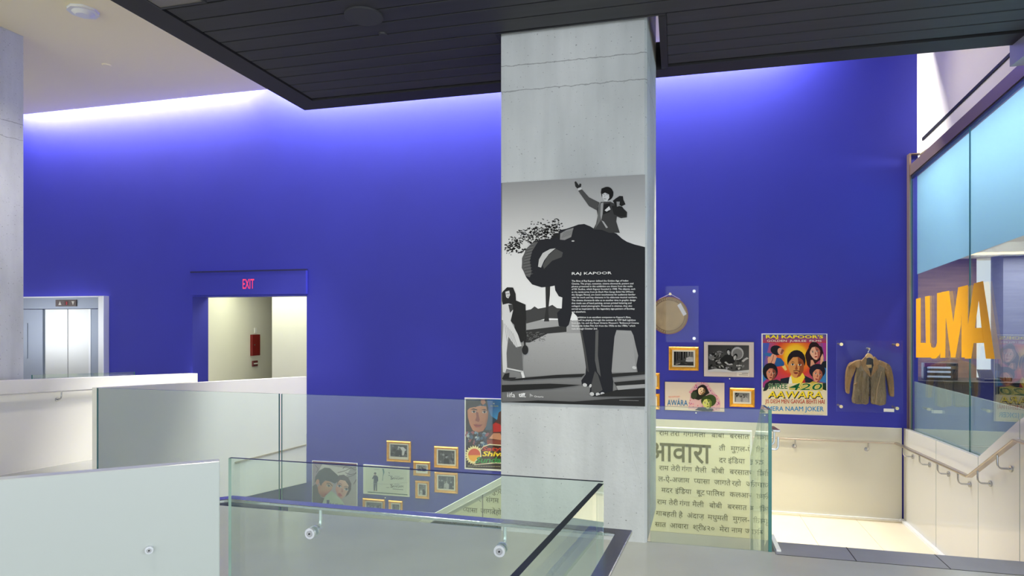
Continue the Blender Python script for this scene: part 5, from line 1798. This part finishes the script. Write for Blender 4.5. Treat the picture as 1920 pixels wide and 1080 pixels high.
acr_edge = mat('acrylic_edge', (0.16, 0.18, 0.62, 1), rough=.2)
acrylic_case(1197, 537.5, 1310, 642, ((1301.5, 546), (1301.5, 634.5), (1207, 546), (1207, 634.5)), 'clear acrylic cover over the round drum', .15, 'silver')
acrylic_case(1568.5, 638, 1692.5, 775, ((1577, 645.5), (1682, 646.5), (1576.5, 762), (1681.5, 765.5)), 'clear acrylic cover over the leather jacket', .15)

# ================================================================== JACKET
J = lambda x, y, Y: onY(1560 + x / 7.2, 630 + y / 7.2, Y)
YJ = WY - .05


def jpoly(pts, y0, depth):
    mb = MB().prism([J(x, y, YJ) for x, y in pts], (0, -depth, 0))
    for vv in mb.v:
        vv.y += y0
    return mb


def smooth_poly(pts, n=3):
    """Catmull-Rom refinement of a closed outline"""
    out = []
    L = len(pts)
    for i in range(L):
        p0, p1, p2, p3 = pts[i - 1], pts[i], pts[(i + 1) % L], pts[(i + 2) % L]
        for k in range(n):
            t = k / n
            out.append(tuple(0.5 * ((2 * p1[d]) + (-p0[d] + p2[d]) * t + (2 * p0[d] - 5 * p1[d] + 4 * p2[d] - p3[d]) * t * t + (-p0[d] + 3 * p1[d] - 3 * p2[d] + p3[d]) * t ** 3) for d in (0, 1)))
    return out


jb = J(490, 905, YJ)
jk = empty('leather_jacket', jb, 'child-size worn brown leather jacket on a wooden hanger', 'jacket')


def puff(pts, y_back, depth, m, name, bev=.016, n=2):
    jpoly(smooth_poly(pts, n), y_back, depth).build(name, MT[m], jk, bevel=bev, segs=4)


jpoly([(430, 300), (560, 300), (580, 480), (500, 560), (420, 480)], 0.0, .012).build('lining', MT['lining'], jk)
puff([(215, 385), (262, 350), (318, 360), (318, 420), (290, 500), (262, 560), (236, 660), (228, 768), (205, 775), (182, 750), (174, 640), (182, 480)], .01, .05, 'leather', 'sleeve')
puff([(690, 395), (730, 370), (775, 400), (802, 480), (822, 600), (828, 800), (805, 815), (770, 800), (752, 690), (728, 560), (700, 470)], .01, .05, 'leather', 'sleeve')
# fronts
puff([(310, 350), (372, 328), (440, 340), (455, 440), (492, 545), (490, 640), (482, 900), (400, 912), (262, 898), (270, 760), (290, 560), (318, 440)], -.004, .055, 'leather2', 'front_panel', .018)
puff([(610, 335), (690, 370), (700, 470), (706, 640), (712, 918), (560, 916), (510, 890), (498, 640), (500, 540), (560, 450), (590, 400)], -.004, .055, 'leather2', 'front_panel', .018)
# shoulders
puff([(215, 390), (300, 330), (385, 318), (400, 350), (340, 430), (290, 400), (240, 420)], -.012, .055, 'leather', 'shoulder', .018)
puff([(590, 320), (680, 342), (760, 390), (770, 430), (720, 470), (680, 420), (620, 400)], -.012, .055, 'leather', 'shoulder', .018)
# collar and lapels
puff([(372, 335), (400, 300), (436, 270), (446, 330), (440, 360), (430, 400), (388, 400)], -.05, .022, 'leather', 'collar', .007)
puff([(545, 270), (585, 305), (614, 350), (596, 400), (550, 400), (538, 360)], -.05, .022, 'leather', 'collar', .007)
puff([(386, 400), (440, 395), (470, 430), (498, 520), (492, 545), (440, 490)], -.052, .018, 'leather', 'lapel', .006)
puff([(594, 395), (545, 395), (528, 440), (505, 525), (500, 548), (545, 500), (600, 430)], -.052, .018, 'leather', 'lapel', .006)
# pocket, seams, buttons
MB().tube([J(290, 660, YJ - .062), J(345, 628, YJ - .064)], .006, 6).build('pocket_welt', MT['leather'], jk)
MB().tube([J(668, 480, YJ - .060), J(640, 600, YJ - .064), J(610, 720, YJ - .064), J(590, 912, YJ - .058)], .005, 6).build('seam', mat('pale_worn_seam', srgb(170, 146, 104), rough=.4), jk)
for yy in (590, 700, 800):
    MB().cyl(J(506, yy, YJ - .058), (0, -1, 0), .008, .008, 12).build('button', MT['lining'], jk)
# hanger
hg = empty('coat_hanger', J(490, 240, YJ), 'pale wooden coat hanger with steel hook holding the jacket', 'hanger')
jpoly(smooth_poly([(440, 300), (446, 262), (470, 236), (500, 234), (530, 256), (548, 290), (545, 310), (510, 292), (486, 288), (455, 300)], 3), -.015, .025).build('shoulder_bar', MT['hangerwood'], hg, bevel=.006, segs=3)
jpoly([(448, 388), (528, 386), (528, 428), (448, 432)], -.013, .016).build('cross_bar', MT['hangerwood'], hg, bevel=.004)
hk = [J(486, 240, YJ - .03), J(488, 215, YJ - .03)] + [J(480 + 26 * math.cos(t), 182 + 26 * math.sin(t), YJ - .03) for t in [math.radians(70 - 25 * k) for k in range(10)]]
MB().tube(hk, .004, 8).build('hook', MT['steel'], hg)
q = onY(1667, 769.3, WY)
x0, x1, z0, z1 = rect(1657, 766, 1676.5, 772.5, WY - .16)
tag(MB().box((x0, WY - .162, z0), (x1, WY - .158, z1)).build('caption_label', MT['card']), 'small white caption label at the lower right of the jacket cover', 'label')
tag(MB().cyl(J(486, 172, WY), (0, -1, 0), .012, .05, 14).build('hanging_peg', MT['brass']), 'peg in the wall carrying the coat hanger hook', 'peg')

# ================================================================== STOREFRONT
GX = 2.66
sf = empty('glass_storefront', (GX, 6.5, .3), 'tall restaurant glass front on the right with yellow LUMA letters', 'storefront')
ztop0, ztop1 = onX(1709, 332, GX), onX(1920, 149, GX)
sl = (ztop1.z - ztop0.z) / (ztop1.y - ztop0.y)
tz = lambda y: ztop0.z + sl * (y - ztop0.y)
yj1 = onX(1818.7, 600, GX).y
ys = [WY - .09, yj1, yj1 - 1.6, yj1 - 3.2, yj1 - 4.8]
for k in range(4):
    pane('glass_pane', (GX, ys[k] - .003), (GX, ys[k + 1] + .003), .30, tz(ys[k]), .30 if k == 0 else .30, tz(ys[k + 1]), .012, parent=sf, m='glass2')
def railpiece(y0, y1, dz0, dz1, x0, x1, m, name):
    MB().hexa([(x0, y0, tz(y0) + dz0), (x0, y1, tz(y1) + dz0), (x1, y1, tz(y1) + dz0), (x1, y0, tz(y0) + dz0)],
              [(x0, y0, tz(y0) + dz1), (x0, y1, tz(y1) + dz1), (x1, y1, tz(y1) + dz1), (x1, y0, tz(y0) + dz1)]).build(name, MT[m], sf)
railpiece(WY - .06, 0.5, .02, .145, GX - .012, RX + .04, 'bronze', 'head_rail')
railpiece(WY - .06, 0.5, -.012, .02, GX - .004, GX + .03, 'black', 'head_gasket')
# upright frame at the blue wall
xa = onY(1703.5, 500, WY - .06).x
MB().box((xa, WY - .09, .30), (xa + .018, WY - .002, onY(1705, 291, WY - .05).z)).build('frame_post', MT['bronze'], sf)
MB().box((xa + .018, WY - .05, .30), (GX + .03, WY - .002, 3.25)).build('frame_reveal', MT['black'], sf)
zt_ = onY(1705, 291, WY - .05).z
MB().box((xa, WY - .09, zt_), (RX, WY - .002, zt_ + .012)).build('frame_cap', MT['bronze'], sf)
# black slot in the white wall
s0, s1 = onX(1731, 261, RX), onX(1920, 78.5, RX)
k_ = (s1.z - s0.z) / (s1.y - s0.y)
yE = 4.6
MB().hexa([(RX - .012, s0.y, s0.z - .016), (RX - .012, yE, s0.z + k_ * (yE - s0.y) - .016), (RX + .01, yE, s0.z + k_ * (yE - s0.y) - .016), (RX + .01, s0.y, s0.z - .016)],
          [(RX - .012, s0.y, s0.z + .016), (RX - .012, yE, s0.z + k_ * (yE - s0.y) + .016), (RX + .01, yE, s0.z + k_ * (yE - s0.y) + .016), (RX + .01, s0.y, s0.z + .016)]).build('wall_slot', MT['black'], None)
o = bpy.data.objects['wall_slot']
tag(o, 'long thin black slot in the white wall above the restaurant glass', 'slot')
# blind behind the upper glass
b0, b1 = onX(1712, 517, GX + .06), onX(1918, 442, GX + .06)
kb = (b1.z - b0.z) / (b1.y - b0.y)
bz = lambda y: b0.z + kb * (y - b0.y)
mb = MB()
y0, y1 = WY - .1, 2.2
mb.face([(GX + .06, y0, bz(y0)), (GX + .06, y1, bz(y1)), (GX + .06, y1, tz(y1)), (GX + .06, y0, tz(y0))])
tag(mb.build('roller_blind', MT['film']), 'pale blue blind behind the upper part of the restaurant glass', 'blind')
MB().box((GX + .03, WY - .1, .30), (GX + .038, 2.2, .895)).build('frosted_band', mat('pale_frosted_band', srgb(172, 182, 176), rough=.4), sf)
# LUMA letters
LU = lambda x, y: onX(1640 + x / 2.843, 440 + y / 2.843, GX - .008)
mb = MB()
letters = {'letter_l': [[(221, 342), (245, 337), (245, 576), (300, 578), (300, 655), (221, 655)]],
           'letter_u': [[(272, 330), (298, 325), (299, 575), (306, 600), (318, 604), (330, 598), (336, 575), (336, 312), (362, 307), (362, 600), (350, 640), (330, 660), (310, 661), (290, 645), (277, 610)]],
           'letter_m': [[(364, 306), (405, 299), (405, 360), (386, 450), (384, 656), (357, 656)], [(405, 299), (428, 470), (440, 655), (415, 655), (388, 440)], [(428, 470), (455, 281), (480, 275), (470, 480), (440, 655), (425, 600)], [(455, 281), (508, 268), (508, 655), (474, 655), (474, 400)]],
           'letter_a': [[(541, 260), (568, 253), (568, 345), (546, 500), (540, 577), (527, 661), (492, 661), (510, 480)], [(568, 253), (592, 247), (655, 663), (607, 661), (596, 575), (584, 497), (568, 345)], [(546, 498), (585, 496), (597, 577), (540, 578)]]}
for nm, polys in letters.items():
    mb = MB()
    for kk, pts in enumerate(polys):
        o_ = Vector((-.0015 * kk - .006 * list(letters).index(nm), 0, 0))
        mb.prism([LU(*p_) + o_ for p_ in pts], (-.001, 0, 0))
    mb.build(nm, MT['yellow'], sf)

# restaurant interior
mb = MB()
mb.box((3.7, 3.0, 2.62), (9.5, 13.6, 2.72)).box((2.78, 3.0, 3.5), (3.8, 13.6, 3.54)).box((3.7, 3.0, 2.72), (3.8, 13.6, 3.5))
struct(mb.build('ceiling.001', MT['ceil']))
mb = MB()
mb.box((2.8, 3.0, -.4), (9.5, 13.6, -.25))
struct(mb.build('floor.004', MT['floor']))
mb = MB()
w0, w1 = onY(1690, 600, 12).x, onY(1831, 600, 12).x
mb.box((RX + .3, 12.0, -.25), (w1, 12.2, 2.62))
struct(mb.build('wall_restaurant', MT['wood']))
mb = MB()
mb.box((9.4, 3.0, -.25), (9.5, 13.6, 2.62)).box((w1, 13.5, -.25), (9.5, 13.6, 2.62)).box((RX + .32, 3, -.25), (9.5, 3.1, 2.62))
struct(mb.build('wall_restaurant.001', MT['white']))
g0_, g1_ = onY(1829, 600, 12.4).x, onY(1884, 600, 12.4).x
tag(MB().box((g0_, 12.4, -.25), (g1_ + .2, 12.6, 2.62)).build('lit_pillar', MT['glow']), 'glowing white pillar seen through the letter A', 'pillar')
g0_, g1_ = onY(1881, 600, 11.4).x, onY(1990, 600, 11.4).x
tag(MB().box((g0_, 11.4, -.25), (g1_, 11.8, 2.62)).build('plank_partition', MT['greywood']), 'grey plank partition inside the restaurant at the right edge', 'partition')
c0, c1 = onY(1695, 700, 9.6), onY(1900, 717, 9.6)
bc = empty('bar_counter', (4.2, 9.7, -.25), 'dark navy bar counter inside the restaurant', 'counter')
MB().box((c0.x, 9.6, -.25), (c1.x + .6, 10.2, c1.z - .03)).build('body', MT['counter'], bc)
MB().box((c0.x - .02, 9.56, c1.z - .03), (c1.x + .62, 10.24, c1.z)).build('worktop', MT['device'], bc, bevel=.005)
ctz = c1.z
q0, q1 = onY(1732, 680, 9.8), onY(1797, 711, 9.8)
mn = empty('menu_stand', (q0.x, 9.8, ctz), 'dark stand with three pale bars on the bar counter', 'stand')
MB().box((q0.x, 9.8, ctz), (q1.x, 9.9, q0.z)).build('body', MT['counter'], mn, bevel=.01)
a0, a1 = onY(1733, 680.5, 9.79), onY(1774, 688.5, 9.79)
MB().box((a0.x, 9.785, a1.z), (a1.x, 9.8, a0.z)).build('magenta_panel', MT['magenta'], mn)
for yy in (689.5, 697.5, 706.5):
    a0, a1 = onY(1739, yy - 2.2, 9.78), onY(1783, yy + 2.2, 9.78)
    MB().box((a0.x, 9.775, a1.z), (a1.x, 9.8, a0.z)).build('pale_bar', MT['lightbar'], mn, bevel=.008)
q0, q1 = onY(1835, 693, 9.8), onY(1862, 712, 9.8)
tl = empty('till_screen', (q0.x, 9.8, ctz), 'black till screen on the bar counter', 'till')
MB().hexa([(q0.x, 9.75, ctz + .02), (q1.x, 9.75, ctz + .02), (q1.x, 9.79, ctz + .02), (q0.x, 9.79, ctz + .02)], [(q0.x, 9.83, q0.z), (q1.x, 9.83, q0.z), (q1.x, 9.87, q0.z), (q0.x, 9.87, q0.z)]).build('screen', MT['device'], tl, bevel=.006)
MB().box((q0.x + .03, 9.7, ctz), (q1.x + .06, 9.95, ctz + .03)).build('foot', MT['device'], tl, bevel=.006)
for px, lb in ((1876, 'small black box on the bar counter, left of its twin'), (1889, 'small black box on the bar counter, right of its twin')):
    c = onY(px, 712, 9.8)
    tag(MB().box((c.x - .035, 9.75, ctz), (c.x + .035, 9.85, ctz + .05)).build('card_reader', MT['device'], bevel=.006), lb, 'device', 'card readers')
q = onY(1880, 466.5, 11.0)
tag(MB().box((q.x - .5, 10.97, 2.59), (q.x + .6, 11.03, 2.62)).build('ceiling_light_line', mat('warm_line_light', srgb(255, 220, 170), emit=(1, .8, .5, 1), strength=1.5)), 'thin warm light line on the restaurant ceiling', 'light')

for o in bpy.data.objects:
    if '_o' in o.keys():
        del o['_o']
